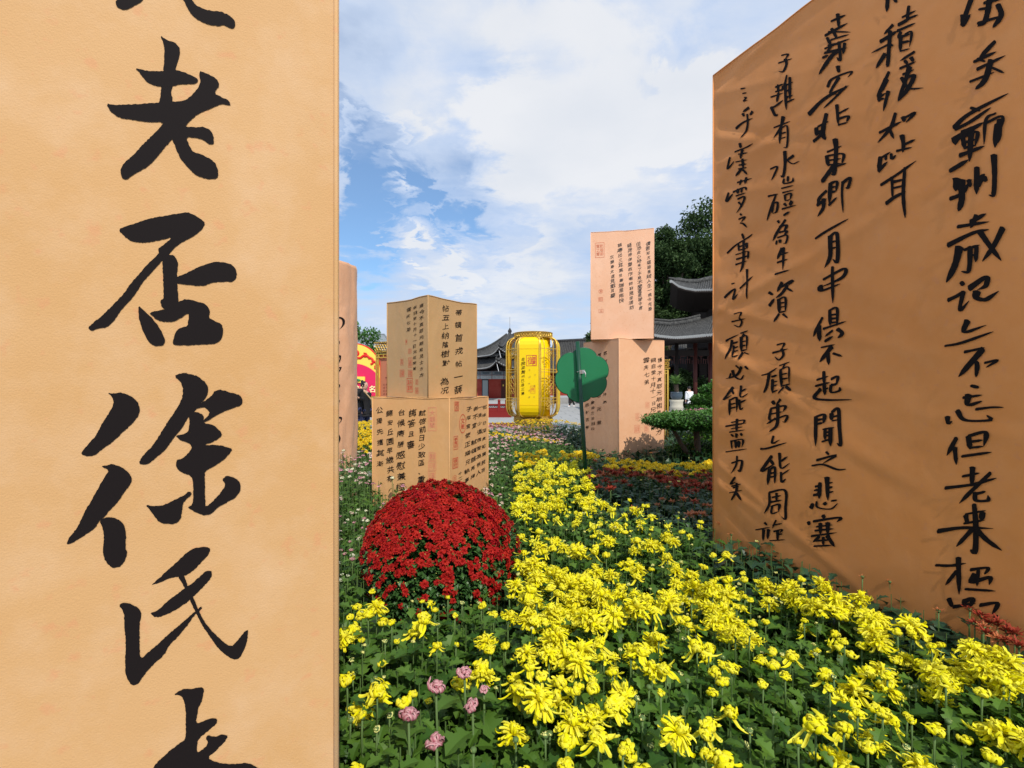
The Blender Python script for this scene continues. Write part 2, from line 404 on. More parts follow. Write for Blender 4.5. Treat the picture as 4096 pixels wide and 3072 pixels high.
# ------------------------------------------------------------------ brush strokes traced on the big banners
ZF = .6172     # one unit of the stroke tables in photograph pixels
LEFT_INK = [
 "750,0 745,15 760,45 800,62 840,50 880,25 920,5 930,-30 770,-30", "1190,0 1205,30 1240,90 1290,130 1350,155 1420,165 1445,155 1480,175 1510,183 1525,160 1520,125 1480,90 1420,65 1380,65 1330,55 1270,30 1245,0 1230,-40 1170,-40",
 "1035,222 1075,255 1130,270 1160,300 1168,340 1150,400 1140,440 1125,500 1120,560 1105,600 1120,640 1118,680 1030,680 1042,620 1045,560 1055,480 1062,420 1065,360 1062,290",
 "872,437 930,455 990,462 1060,458 1150,452 1200,470 1250,490 1283,510 1280,540 1220,545 1160,548 1110,560 1045,565 980,550 945,525 920,490",
 "693,675 740,685 850,680 1000,670 1120,660 1200,655 1260,600 1300,540 1288,455 1340,475 1400,505 1425,550 1385,605 1440,630 1485,650 1498,688 1440,670 1390,695 1300,730 1240,775 1200,825 1150,880 1100,925 1050,985 1000,1050 940,1100 880,1130 825,1175 795,1160 785,1110 810,1060 870,1010 930,940 990,880 1040,830 1065,795 950,795 850,780 770,765 720,730",
 "1150,820 1210,822 1290,828 1320,822 1365,845 1385,880 1390,940 1350,935 1325,910 1270,895 1210,890 1225,940 1250,985 1310,1005 1370,1035 1400,1065 1418,1120 1410,1160 1350,1165 1280,1145 1220,1090 1170,1030 1140,960 1115,900",
 "772,1490 850,1465 960,1425 1080,1402 1165,1388 1215,1378 1260,1395 1300,1420 1335,1450 1310,1495 1260,1535 1200,1565 1130,1615 1110,1645 1060,1690 1010,1750 950,1810 900,1885 850,1955 790,2015 750,2080 700,2125 650,2130 600,2148 578,2125 620,2090 680,2040 740,1980 800,1920 850,1850 900,1790 960,1720 1035,1650 1030,1615 1060,1595 1125,1540 1050,1560 950,1580 860,1572 810,1535",
 "1060,1655 1130,1655 1155,1690 1160,1730 1150,1790 1155,1860 1165,1960 1160,2010 1100,2015 1055,2000 1045,1950 1070,1940 1062,1800 1058,1700",
 "1140,1800 1180,1790 1240,1760 1300,1730 1370,1705 1420,1700 1490,1710 1530,1740 1540,1790 1515,1830 1470,1828 1400,1830 1310,1860 1230,1850 1142,1842",
 "905,1980 940,2015 990,2060 1030,2110 1060,2160 1078,2210 1060,2245 1010,2245 970,2220 940,2160 915,2100 905,2040",
 "970,2028 1060,2010 1130,1990 1170,1955 1210,1940 1280,1955 1340,1975 1365,2010 1360,2060 1380,2075 1440,2100 1450,2140 1445,2190 1410,2230 1330,2235 1200,2240 1130,2240 1125,2220 1145,2150 1180,2125 1220,2115 1230,2060 1225,2030 1170,2070 1130,2090 1050,2088 1010,2065",
 "700,2545 740,2550 800,2543 860,2570 895,2600 915,2645 905,2690 870,2740 800,2800 740,2860 680,2900 630,2940 590,2960 520,2945 560,2895 620,2830 670,2740 710,2680 745,2620 735,2570",
 "655,3020 700,3015 730,3005 790,3025 840,3060 860,3110 840,3150 800,3200 760,3260 700,3318 690,3340 640,3380 620,3420 560,3460 500,3500 450,3530 428,3525 450,3480 500,3420 530,3360 550,3310 590,3250 640,3160 680,3090 710,3045",
 "640,3370 700,3350 760,3360 805,3400 818,3450 812,3550 825,3590 800,3650 765,3680 720,3680 680,3640 665,3590 672,3500 670,3430",
 "1130,2435 1180,2418 1220,2420 1290,2440 1340,2480 1355,2520 1345,2570 1310,2610 1270,2660 1220,2710 1180,2780 1120,2850 1080,2910 1020,2960 960,3010 895,3005 940,2940 1000,2880 1050,2800 1100,2720 1150,2650 1190,2570 1190,2490",
 "1255,2650 1310,2610 1370,2570 1400,2530 1440,2525 1500,2545 1560,2560 1578,2590 1570,2625 1500,2650 1420,2680 1350,2730 1310,2735 1365,2680 1340,2640 1290,2645",
 "1230,2680 1280,2665 1325,2690 1320,2740 1380,2750 1430,2790 1445,2820 1390,2860 1320,2885 1400,2880 1460,2890 1510,2910 1490,2940 1450,2980 1390,3020 1330,3050 1330,3110 1330,3200 1335,3290 1300,3320 1210,3290 1250,3270 1255,3200 1255,3130 1240,3080 1180,3060 1145,3030 1145,2980 1180,2970 1210,2950 1250,2905 1230,2870 1170,2850 1140,2820 1210,2810 1230,2780",
 "945,3270 1000,3280 1070,3270 1150,3230 1190,3210 1230,3180 1250,3200 1210,3230 1190,3260 1180,3310 1175,3360 1140,3395 1070,3395 1030,3380 1000,3340 970,3300",
 "1225,3270 1335,3285 1400,3230 1440,3180 1465,3140 1440,3105 1470,3080 1530,3095 1560,3130 1562,3180 1530,3220 1480,3250 1420,3280 1375,3325 1330,3340 1290,3325 1250,3310",
 "970,3798 1020,3760 1080,3700 1150,3640 1200,3590 1240,3560 1270,3550 1340,3542 1365,3560 1350,3600 1300,3650 1240,3710 1195,3735 1150,3740 1090,3750 1030,3780",
 "970,3975 1020,3960 1080,3900 1150,3850 1200,3810 1260,3770 1310,3720 1345,3695 1375,3705 1370,3745 1320,3800 1270,3850 1220,3900 1160,3940 1090,3980 1030,4005 990,4000",
 "1150,3735 1190,3720 1215,3800 1250,3870 1280,3940 1310,4010 1360,4080 1420,4140 1480,4190 1510,4185 1550,4140 1590,4090 1610,4085 1600,4160 1580,4220 1550,4270 1520,4280 1460,4250 1400,4190 1350,4120 1300,4040 1260,3960 1220,3870 1185,3790",
 "765,3925 800,3905 850,3920 900,3945 915,3990 900,4050 900,4180 905,4280 960,4230 1020,4180 1070,4130 1130,4080 1200,4020 1270,3960 1300,3930 1310,3945 1250,4000 1210,4060 1150,4130 1090,4190 1060,4250 990,4310 930,4380 890,4440 850,4450 810,4400 805,4300 810,4150 800,4050 800,3970",
 "1120,4510 1170,4475 1240,4470 1300,4460 1322,4470 1310,4540 1280,4600 1265,4700 1320,4680 1370,4660 1405,4665 1400,4700 1340,4750 1280,4800 1270,4870 1280,4890 1350,4830 1330,4790 1345,4770 1380,4785 1440,4765 1480,4775 1450,4820 1400,4870 1340,4920 1400,4950 1500,4960 1600,4950 1640,4965 1700,5000 1720,5060 950,5060 1000,4960 1080,4890 1150,4830 1200,4800 1200,4700 1200,4600 1185,4530 1150,4510"]
LEFT_CHARS = [(0, 2), (2, 6), (6, 11), (11, 19), (19, 23), (23, 24)]
# width | strokes ; one line per character, columns separated by blank tuples
RIGHT_INK = {
'c1': (15, """205,575 235,570;215,605 240,600;225,630 238,632 222,655 250,648
255,698 215,725;215,735 225,755;280,722 262,745;168,832 215,795 280,765;245,740 248,800 235,850 205,892
200,930 205,960;165,985 240,955 285,930;135,1020 115,1095 160,1045;190,1000 250,990;215,970 200,1030;170,1050 245,1035;190,1070 240,1062;215,1030 215,1090;185,1095 240,1085;205,1095 165,1142;215,1100 242,1132
175,1182 225,1168 272,1155;200,1165 190,1200;235,1150 225,1190;120,1250 105,1305 150,1255;150,1245 225,1215 240,1235;185,1225 180,1255;210,1220 205,1250;170,1270 235,1250;180,1290 225,1275 205,1330 170,1380;185,1310 205,1330
195,1385 205,1397;185,1420 225,1405 200,1440;195,1445 215,1450 238,1475
205,1515 215,1550;105,1640 160,1590 240,1540 272,1515;180,1600 240,1580;180,1580 185,1625;235,1575 240,1610;183,1622 240,1608;165,1650 250,1625;170,1680 255,1655;250,1630 245,1680;165,1715 240,1690;215,1560 218,1650 212,1720 195,1765
145,1840 165,1835;100,1930 130,1900 170,1868;170,1875 158,1940 188,1905;200,1870 280,1790;240,1745 246,1850 245,1940
165,2035 210,2025 195,2060;195,2060 208,2085 190,2118 155,2105;145,2085 235,2065
105,2210 130,2195 188,2168;145,2205 130,2280 108,2328;150,2225 185,2215;155,2240 155,2315;160,2255 185,2245;160,2278 185,2270;158,2312 190,2302;200,2160 248,2143;222,2165 210,2190;205,2185 205,2280;205,2185 240,2180 240,2270;210,2215 235,2210;210,2242 235,2237;205,2275 240,2265;215,2285 195,2330;225,2285 258,2297
178,2370 200,2390;150,2400 162,2440 200,2458 222,2430;215,2378 175,2430 102,2455;240,2375 260,2395;125,2450 140,2415
155,2510 120,2560 100,2590 152,2560;150,2530 165,2555;140,2590 135,2692;145,2590 185,2580 180,2670;145,2620 180,2612;145,2645 180,2637;205,2500 210,2572 255,2550;205,2540 242,2518;200,2590 205,2652 225,2640;200,2612 245,2590
185,2715 185,2800;150,2737 228,2722 225,2745;115,2762 248,2740;150,2778 225,2765;140,2800 238,2785;150,2815 165,2830;185,2810 180,2838;212,2808 218,2825;145,2855 150,2910;150,2858 220,2848 215,2900;175,2860 175,2905;195,2860 195,2900;110,2928 250,2908
150,3000 215,2985 205,3050 188,3045;185,2955 180,3010 148,3068
175,3092 145,3135 180,3122;150,3150 215,3135;160,3160 200,3150;140,3192 222,3175;185,3130 180,3190 148,3242;185,3195 218,3242"""),
'c2': (17, """465,350 508,345 490,375;490,375 500,410 480,458 448,455;448,400 537,375
430,560 482,540;445,545 450,600;430,590 475,575 475,550;400,625 482,600;450,600 440,660;400,702 440,680 482,648;405,690 430,745 448,738;505,485 490,545 470,590;495,540 502,712;500,550 547,530;500,590 540,575;500,632 545,617;495,667 557,640;525,500 527,650
418,825 527,785;480,755 460,830 418,890;462,830 458,932;465,830 507,820 505,945 480,955;465,865 500,857;465,897 500,887
490,980 492,1060 480,1142 462,1138;395,1095 440,1080 422,1130 402,1168;548,1010 500,1042;495,1030 540,1062 587,1045
380,1272 445,1258;430,1265 400,1340 368,1430;408,1322 440,1312 433,1368 405,1385;410,1325 403,1382;512,1145 510,1180;485,1160 487,1190 540,1178 545,1150;470,1222 548,1203;475,1250 550,1232;490,1265 530,1255 525,1290;490,1265 495,1300 530,1290;485,1320 500,1337;535,1305 520,1332;470,1355 563,1330;480,1395 520,1372
440,1430 450,1447;490,1425 440,1500 408,1562;450,1470 500,1460 480,1500;450,1507 500,1497 480,1530;440,1540 502,1525 495,1572 475,1577;435,1560 430,1587;455,1555 457,1575
470,1610 438,1680;455,1652 512,1635;438,1702 507,1680;480,1605 477,1750;428,1778 522,1750
385,1895 412,1912;388,1982 422,1935;470,1830 438,1892;465,1860 537,1818 510,1850;505,1850 470,1900 430,1932;495,1865 542,1890;450,1940 450,2030;450,1940 492,1930 490,2022;455,1965 488,1960;455,1992 488,1985;450,2025 490,2017;450,2035 418,2087;475,2035 507,2062
435,2235 482,2225 465,2260;465,2260 478,2300 450,2332 422,2312;408,2287 507,2260
343,2432 385,2420 442,2383;390,2420 375,2500 353,2547;405,2442 440,2432;410,2460 410,2550;410,2477 440,2470;412,2502 440,2494;410,2542 447,2527;455,2370 522,2345;490,2360 475,2390;465,2395 465,2510;465,2395 517,2383 515,2495;470,2427 512,2418;470,2457 512,2450;465,2502 522,2488;480,2510 448,2552;495,2505 527,2532
410,2600 425,2622;462,2588 435,2622;398,2648 490,2630 480,2667;405,2682 480,2667;400,2652 398,2722 500,2692 490,2732 472,2732;445,2620 440,2750 392,2797;430,2712 373,2748
420,2825 415,2872 462,2850;338,2908 380,2905 507,2868
410,2955 370,3010 348,3052 430,3005;400,2980 422,3010;395,3040 385,3142;400,3040 430,3030 430,3132;402,3067 430,3060;400,3092 430,3085;460,2935 470,3032 527,3000;465,2992 512,2958;470,3060 475,3122 502,3102;465,3082 527,3040
395,3190 395,3270 363,3327;395,3190 497,3178 500,3300 500,3362 473,3345;415,3222 472,3210;442,3195 442,3250;405,3252 477,3240;415,3277 460,3268 455,3312;415,3277 415,3325 460,3312
365,3385 382,3402;308,3432 402,3415;360,3430 355,3502;390,3430 385,3492;442,3370 415,3422;420,3402 482,3390;425,3442 480,3430 465,3452;450,3440 450,3502;450,3462 482,3457;400,3502 500,3495"""),
'c3': (22, """830,85 838,180;788,132 882,92;748,225 895,145;770,200 917,205;790,180 830,250;788,255 907,220;762,240 790,290;750,312 912,248;770,290 850,278;790,300 760,342;842,270 852,387 828,370;750,342 897,308;738,372 775,358;830,330 790,370 713,482;880,278 870,352
835,428 842,470;768,562 800,510 922,463 900,502;842,500 788,600 837,612;892,560 800,650 743,702;648,742 750,640 905,555
708,822 777,788;762,738 740,860 757,908;698,830 700,882;678,918 752,858;830,680 842,812;835,742 912,700;845,772 907,755 895,792;842,812 902,795;720,850 735,885
768,987 862,948;820,903 826,980 815,1120 793,1130;765,1012 775,1080;770,1012 872,1000 865,1062;775,1042 860,1030;775,1072 865,1060;810,1080 750,1160 733,1187;830,1080 895,1060
762,1238 720,1280 700,1322;700,1332 762,1288;745,1290 740,1350 703,1405;790,1190 780,1322;790,1190 832,1180 825,1242;790,1217 825,1212;790,1247 825,1242;778,1332 832,1280;870,1180 865,1260 872,1380;870,1187 920,1155 905,1217 888,1217
688,1547 760,1500 905,1420
787,1530 785,1660 748,1737;785,1530 832,1518 832,1692 800,1680;790,1572 825,1564;790,1612 825,1604
720,1850 735,1890;740,1812 878,1742 862,1800 715,1865;800,1730 800,1965;715,1860 725,1885 850,1840
732,2058 700,2120 672,2182;710,2110 712,2212;780,2010 782,2112;780,2010 827,2000 827,2112;785,2042 825,2037;785,2067 825,2062;785,2092 825,2087;738,2132 888,2082;800,2142 748,2182;830,2132 862,2160 832,2192;748,2212 802,2180
723,2252 812,2233;792,2245 712,2347;765,2290 772,2365;800,2290 860,2310
740,2408 747,2492;698,2462 772,2438;688,2502 782,2478;745,2492 745,2562;745,2522 772,2515;720,2520 678,2577 762,2592 922,2590;790,2457 832,2440 825,2492;790,2497 832,2487;790,2497 788,2542 842,2532 847,2508
690,2700 690,2890;690,2700 742,2688 740,2742;695,2722 738,2715;695,2747 738,2740;790,2672 832,2650 842,2760 853,2882 828,2870;790,2680 790,2722;795,2702 835,2692;795,2727 835,2720;738,2782 812,2770;752,2780 752,2852;787,2775 787,2892;755,2802 785,2799;755,2824 785,2820;733,2862 802,2840
760,2928 777,2947;698,2982 822,2950 738,3002;668,3017 740,3010 830,3042 888,3040
720,3128 715,3232;690,3152 715,3147;685,3177 715,3172;680,3207 715,3202;765,3092 772,3242;770,3132 802,3125;770,3162 802,3155;770,3192 807,3185;663,3292 680,3260;700,3250 708,3287 790,3297 837,3260;750,3258 762,3272;795,3245 832,3240
740,3338 752,3357;648,3380 655,3402;680,3377 848,3353 830,3382;700,3412 802,3400;690,3437 812,3425;725,3390 725,3462;772,3385 772,3462;668,3472 832,3450;720,3475 678,3512;770,3470 818,3542;700,3502 790,3497;745,3480 745,3532;688,3537 802,3532"""),
'c4': (24, """1155,-40 1148,62;1195,-30 1212,2
1190,150 1132,212;1108,262 1220,190;1172,190 1160,400 1150,420;1160,280 1050,338;1165,272 1192,292;1142,342 1083,438;1292,28 1280,132;1250,102 1338,60;1225,152 1302,110;1290,112 1352,88;1218,192 1337,143;1242,200 1225,242;1270,215 1312,203 1300,302;1242,230 1240,332;1245,232 1302,215;1245,272 1300,262;1240,328 1302,312
1167,463 1100,622 1152,600;1152,510 1110,602;1098,642 1140,640;1165,590 1133,722;1110,600 1105,660;1332,333 1238,392;1270,390 1287,412;1310,370 1327,397;1238,442 1342,398;1258,482 1332,450;1302,430 1270,540 1228,652;1270,512 1332,490 1290,580 1228,657;1250,502 1300,572 1395,572
1212,735 1180,830 1098,927;1108,862 1252,790;1170,830 1202,902;1260,760 1272,792;1265,770 1338,733 1280,797
1115,1020 1105,1112;1103,1112 1162,1050;1150,1010 1150,1042;1185,1000 1190,1032 1217,1008;1255,878 1265,940 1260,992;1265,942 1342,908;1220,982 1322,958;1110,1032 1182,988
1118,1202 1230,1130 1348,1045;1190,1150 1195,1292;1275,1090 1265,1250 1277,1415;1200,1182 1265,1167;1200,1222 1265,1207;1153,1322 1210,1280 1282,1245"""),
'c5': (32, """1700,-20 1640,162 1692,90;1640,95 1638,160;1820,-20 1790,130 1738,172;1780,20 1902,-10;1750,60 1830,50;1870,30 1892,100 1838,182;1740,152 1902,105
1852,272 1748,382;1718,402 1862,338;1740,382 1792,402;1738,452 1922,362;1830,392 1790,520 1728,582;1693,532 1852,470;1838,442 1915,477
1590,832 1690,742 1942,608;1600,842 1700,790 1830,700;1700,702 1762,722;1640,862 1730,820;1588,922 1640,880 1782,798;1650,890 1660,962;1650,890 1742,860 1730,952;1660,927 1735,907;1660,962 1730,947;1630,1012 1792,950;1705,850 1695,1052;1568,1112 1692,1038;1862,738 1800,780 1788,942;1800,802 1902,758 1900,842;1870,810 1860,962;1890,780 1878,932
1610,1160 1605,1242;1568,1292 1640,1260 1692,1190;1640,1170 1645,1290 1623,1372;1690,1170 1700,1215;1742,1088 1740,1262;1745,1202 1792,1130;1790,1150 1802,1182;1852,1008 1857,1140 1850,1262 1818,1267
1700,1442 1802,1388;1618,1472 1822,1440;1742,1400 1700,1482;1553,1592 1720,1512 1822,1490;1630,1602 1600,1720 1543,1832;1660,1622 1762,1590;1700,1602 1690,1752 1638,1762;1742,1600 1735,1702;1690,1662 1742,1650;1760,1500 1830,1600 1902,1692;1912,1480 1850,1600 1778,1697
1640,1830 1657,1852;1553,1947 1610,1920 1662,1888;1655,1890 1630,2012 1692,1950;1690,1872 1802,1798 1800,1850 1743,1882;1742,1890 1740,1930 1800,1942 1885,1888
1680,2078 1660,2152 1802,2108;1533,2242 1640,2222 1848,2150
1658,2282 1792,2253;1780,2262 1618,2442;1710,2330 1740,2362 1732,2445;1790,2352 1872,2335 1798,2382
1700,2500 1752,2512;1648,2577 1772,2560;1682,2558 1680,2622 1772,2600;1545,2700 1550,2742 1577,2730;1608,2660 1660,2722 1822,2722 1800,2690;1730,2652 1830,2640 1912,2640
1602,2838 1538,2952;1590,2900 1600,3012;1680,2828 1690,2912;1680,2825 1792,2803 1780,2892;1695,2862 1775,2852;1690,2902 1780,2892;1638,2957 1832,2930
1705,3028 1700,3152;1640,3087 1752,3065;1528,3162 1700,3140 1862,3098;1822,3065 1700,3180 1618,3262;1720,3192 1728,3242 1802,3242 1805,3208;1730,3200 1790,3185
1658,3332 1792,3308;1648,3392 1782,3370;1660,3340 1670,3390;1770,3320 1762,3370;1478,3442 1640,3420 1838,3425;1715,3268 1725,3400 1720,3572 1688,3562;1700,3432 1598,3542;1730,3432 1800,3502 1893,3567
1468,3662 1560,3665 1662,3650;1612,3613 1617,3852;1600,3702 1528,3792;1690,3692 1802,3680 1780,3722;1720,3722 1700,3772 1812,3742 1812,3790;1742,3690 1732,3800;1658,3817 1853,3830
1550,3878 1572,3932;1640,3902 1702,3880 1690,3932;1580,3932 1722,3910;1750,3922 1862,3910 1830,3982;1850,3990 1862,4032""")}

def catmull(P, n=7):
    P = [np.array(p, float) for p in P]
    if len(P) == 2: return [P[0] + (P[1] - P[0]) * t for t in np.linspace(0, 1, 7)]
    Q = [2 * P[0] - P[1]] + P + [2 * P[-1] - P[-2]]; out = []
    for i in range(1, len(Q) - 2):
        for t in np.linspace(0, 1, n, endpoint=False):
            a, b, c, d = Q[i - 1], Q[i], Q[i + 1], Q[i + 2]
            out.append(.5 * ((2 * b) + (c - a) * t + (2 * a - 5 * b + 4 * c - d) * t * t + (3 * b - a - 3 * c + d) * t ** 3))
    return out + [Q[-2]]
def brush(mb, fr, pts, w, k, conv):
    P = catmull(pts); n = len(P); vs = []; L = sum(np.linalg.norm(P[i + 1] - P[i]) for i in range(n - 1))
    short = L < w * 2.2; e0 = random.uniform(.6, 1.3); e1 = random.uniform(.05, .5) if not short else .5; bulge = random.uniform(.8, 1.15)
    t0 = P[1] - P[0]; t0 = t0 / (np.linalg.norm(t0) + 1e-9); P = [P[0] - t0 * w * .18] + P; n += 1
    for i, p in enumerate(P):
        t = P[min(i + 1, n - 1)] - P[max(i - 1, 0)]; t = t / (np.linalg.norm(t) + 1e-9); s = i / (n - 1)
        prof = (.25 if i == 0 else (e0 + (.85 - e0) * min(1, s * 2.5) if s < .4 else .85)) * (1 if s < .72 else 1 - (1 - e1) * ((s - .72) / .28) ** 1.3)
        if i == n - 1: prof = .12 if not short else .3
        nib = .62 + .62 * abs(t[1]) ** 1.2; hw = w * .5 * prof * nib * bulge * (1 + random.uniform(-.05, .05))
        nx, ny = -t[1] - .25 * t[0], t[0]; q = (nx * nx + ny * ny) ** .5; nx /= q; ny /= q
        for sg in (-1, 1):
            x, y = (p[0] + nx * hw * sg) * ZF, (p[1] + ny * hw * sg) * ZF; u, v = fr.px(x + conv[0], y + conv[1]); vs.append(fr.p(u, v, k))
    mb.add(vs, [(2 * i, 2 * i + 2, 2 * i + 3, 2 * i + 1) for i in range(n - 1)])

# ------------------------------------------------------------------ cloth-covered boxes
def cloth_side(mb, fr, nu=2, nv=2, edge=True):
    vs = [fr.p(fr.w * i / nu, fr.h * j / nv) for j in range(nv + 1) for i in range(nu + 1)]
    mb.add(vs, [(j * (nu + 1) + i, j * (nu + 1) + i + 1, (j + 1) * (nu + 1) + i + 1, (j + 1) * (nu + 1) + i) for j in range(nv) for i in range(nu)])
def cloth_box(name, label, cat, P, ud, w, d, z0, z1, m, f_front=None, f_right=None, res=(2, 2), seams=True, group=None):
    """P: near-left corner of the front; ud: direction along the front (front faces -n); sides front, right, back, left"""
    u = Vector((ud[0], ud[1], 0)).normalized(); b = Vector((-u.y, u.x, 0)); P = Vector((P[0], P[1], 0)); root = empty(name, (P.x + (u.x * w + b.x * d) / 2, P.y + (u.y * w + b.y * d) / 2, z0), 0, label, cat, group)
    inv = Matrix.Translation(-root.location); h = z1 - z0; O = Vector((0, 0, z0)); frs = []
    for q, (o, dd, ww) in enumerate(((P, u, w), (P + u * w, b, d), (P + u * w + b * d, -u, w), (P + b * d, -b, d))):
        fr = Frame(o + O, dd, ww, h); frs.append(fr); ff = f_front if q == 0 else f_right if q == 1 else None
        if ff: fr.f = ff(ww, h)
        if q < 2: ph_ = rng.uniform(0, 6); fr.tw = (lambda u, ph_=ph_, ww=ww: -(.0035 + .0035 * h / 2) * (1 - math.cos(u / ww * 2 * math.pi)) * (.6 + .4 * math.sin(u * 9 + ph_)) - .0025 * math.sin(u / ww * math.pi) * (1 + math.sin(u * 23 + ph_)))
        mb = MB(); cloth_side(mb, fr, *(res if ff else (24, 12) if q < 2 else (2, 2))); o_ = mb.build('cloth_panel', m, root, smooth=bool(ff)); o_.data.transform(inv)
    for nm, z, fl in (('top_panel', z1, 1), ('bottom_panel', z0, -1)):
        mb = MB(); c = [P, P + u * w, P + u * w + b * d, P + b * d]; vs = [v + Vector((0, 0, z - (.014 if fl > 0 and h > 2.5 else .006 if fl > 0 else 0))) for v in c]; mb.add(vs, [(0, 1, 2, 3) if fl > 0 else (3, 2, 1, 0)]); o_ = mb.build(nm, m, root); o_.data.transform(inv)
    if seams:        # the sewn edges: a thin rolled hem along every edge
        mb = MB(); c = [P, P + u * w, P + u * w + b * d, P + b * d]
        for i in range(4):
            a, e = c[i], c[(i + 1) % 4]; mb.tube([a + Vector((0, 0, z0)), a + Vector((0, 0, z1))], .0045, 6)
            mb.tube([a + Vector((0, 0, z0)), e + Vector((0, 0, z0))], .0045, 6); mb.tube([frs[i].p(frs[i].w * j / 24, h) for j in range(25)] if i < 2 else [a + Vector((0, 0, z1)), e + Vector((0, 0, z1))], .0045, 6)
        o_ = mb.build('hem', m, root, smooth=True); o_.data.transform(inv)
    return root, frs, inv
def ink_part(root, inv, name, mb, m):
    if mb.v: o = mb.build(name, m, root); o.data.transform(inv); return o

def windowed(w, h, fn, e=.06):
    def f(u, v):
        a = max(0, min(1, u / e)) * max(0, min(1, (w - u) / e)) * max(0, min(1, v / e)) * max(0, min(1, (h - v) / e)); return fn(u, v) * a
    return f
def creases(seed, amp, n=9, lo=(.5, 1.6)):
    rr = random.Random(seed); L = [(rr.uniform(.25, 1.2), rr.choice((-1, 1)) * rr.uniform(.2, 1), rr.uniform(*lo), rr.uniform(0, 6.3), rr.uniform(.4, 1)) for _ in range(n)]
    def mk(w, h):
        def fn(u, v):
            s = 0
            for a, b, q, ph, am in L: s += am * math.sin((u * a + v * b) * 6.3 * q + ph + .8 * math.sin(u * 3.1 * a + v * 2 + ph))
            return s * amp / n ** .5
        return windowed(w, h, fn)
    return mk
def folds_right(w, h):
    """drag folds fanning from the left side of the big banner, flat towards its right"""
    rr = random.Random(4); L = [(rr.uniform(.1, h), rr.uniform(-.75, .45), rr.uniform(.022, .07), rr.uniform(.3, 1) * rr.choice((1, 1, -1)), rr.uniform(.3, .9)) for _ in range(42)]
    def fn(u, v):
        s = 0
        for v0, sl, wd, am, rg in L:
            q = (v - v0 - sl * u) / wd
            if abs(q) < 3: s += am * math.exp(-q * q) * math.exp(-(u / rg) ** 2 * .8)
        return s * .0075 + .010 * math.sin(u * 2.2 + v * .9) * math.sin(v * 1.7 + u)
    return windowed(w, h, fn, .05)

# --- the near banner on the left
LP = Vector((-.2908, .80, 0)); LU = Vector((.94, .342, 0)).normalized(); LW = 1.25
lroot, lf, linv = cloth_box('banner_box', 'very near pale tan cloth box filling the left side, with huge black brush characters', 'banner', LP - LU * LW, LU, LW, .9, 0.0, 3.2, 'cloth_near',
                            f_front=lambda w, h: windowed(w, h, lambda u, v: .004 * math.sin(v * 5.1 + u * 3) * math.sin(u * 4 + 1) + .0016 * math.exp(-((u - w + .075 + .006 * math.sin(v * 5)) / .013) ** 2) + .0012 * math.exp(-((u - w + .035) / .01) ** 2) * math.sin(v * 17), .03), res=(150, 200))
fr = lf[0]
for a, b in LEFT_CHARS:
    mb = MB()
    for i in range(a, b):
        pts = [tuple(map(float, q.split(','))) for q in LEFT_INK[i].split()]; fine = []
        pts = [(a_[0] * f_ + b_[0] * (1 - f_), a_[1] * f_ + b_[1] * (1 - f_)) for a_, b_ in zip(pts, pts[1:] + pts[:1]) for f_ in (.78, .22)]
        for j in range(len(pts)):
            p, q = np.array(pts[j]), np.array(pts[(j + 1) % len(pts)]); m_ = max(1, int(np.linalg.norm(q - p) / 10))
            for t in range(m_): r_ = p + (q - p) * t / m_ + np.array([random.uniform(-2.2, 2.2), random.uniform(-2.2, 2.2)]); fine.append(fr.px(r_[0] * ZF, r_[1] * ZF))
        k = .0008 + .00005 * (i - a); vs = [Vector((x, y, 0)) for x, y in fine]; tr = tessellate_polygon([vs])
        tr = [t if (vs[t[1]] - vs[t[0]]).cross(vs[t[2]] - vs[t[0]]).z > 0 else (t[0], t[2], t[1]) for t in tr]
        mb.add([fr.p(x, y, k) for x, y in fine], tr)
    ink_part(lroot, linv, 'brush_lettering', mb, 'ink')

# --- the big banner on the right
RA = Vector((1.249, 3.0, 0)); RU = Vector((.384, -.923, 0)).normalized(); RW = 1.78
rroot, rf, rinv = cloth_box('banner_box', 'tall creased orange cloth box on the right covered in columns of black brush writing', 'banner', RA, RU, RW, 1.6, 0.0, 3.385, 'cloth_deep', f_front=folds_right, res=(150, 280))
fr = rf[0]
for key in ('c5', 'c4', 'c3', 'c2', 'c1'):
    w, txt = RIGHT_INK[key]
    for line in txt.split('\n'):
        mb = MB()
        for i, s in enumerate(line.split(';')):
            brush(mb, fr, [tuple(map(float, q.split(','))) for q in s.split()], w * 1.08 * random.uniform(.8, 1.2), .0035 + i * .00012, (2840, 0))
        ink_part(rroot, rinv, 'brush_lettering', mb, 'ink')

def text_cols(root, inv, fr, cols, m='ink', name='lettering'):
    for c in cols:
        mb = MB(); column(mb, fr, *c); ink_part(root, inv, name, mb, m)
def text_seals(root, inv, fr, seals, m):
    for s in seals:
        mb = MB(); kw = s[5] if len(s) > 5 else {}; seal(mb, fr, *s[:5], **kw); ink_part(root, inv, 'seal_print', mb, m)

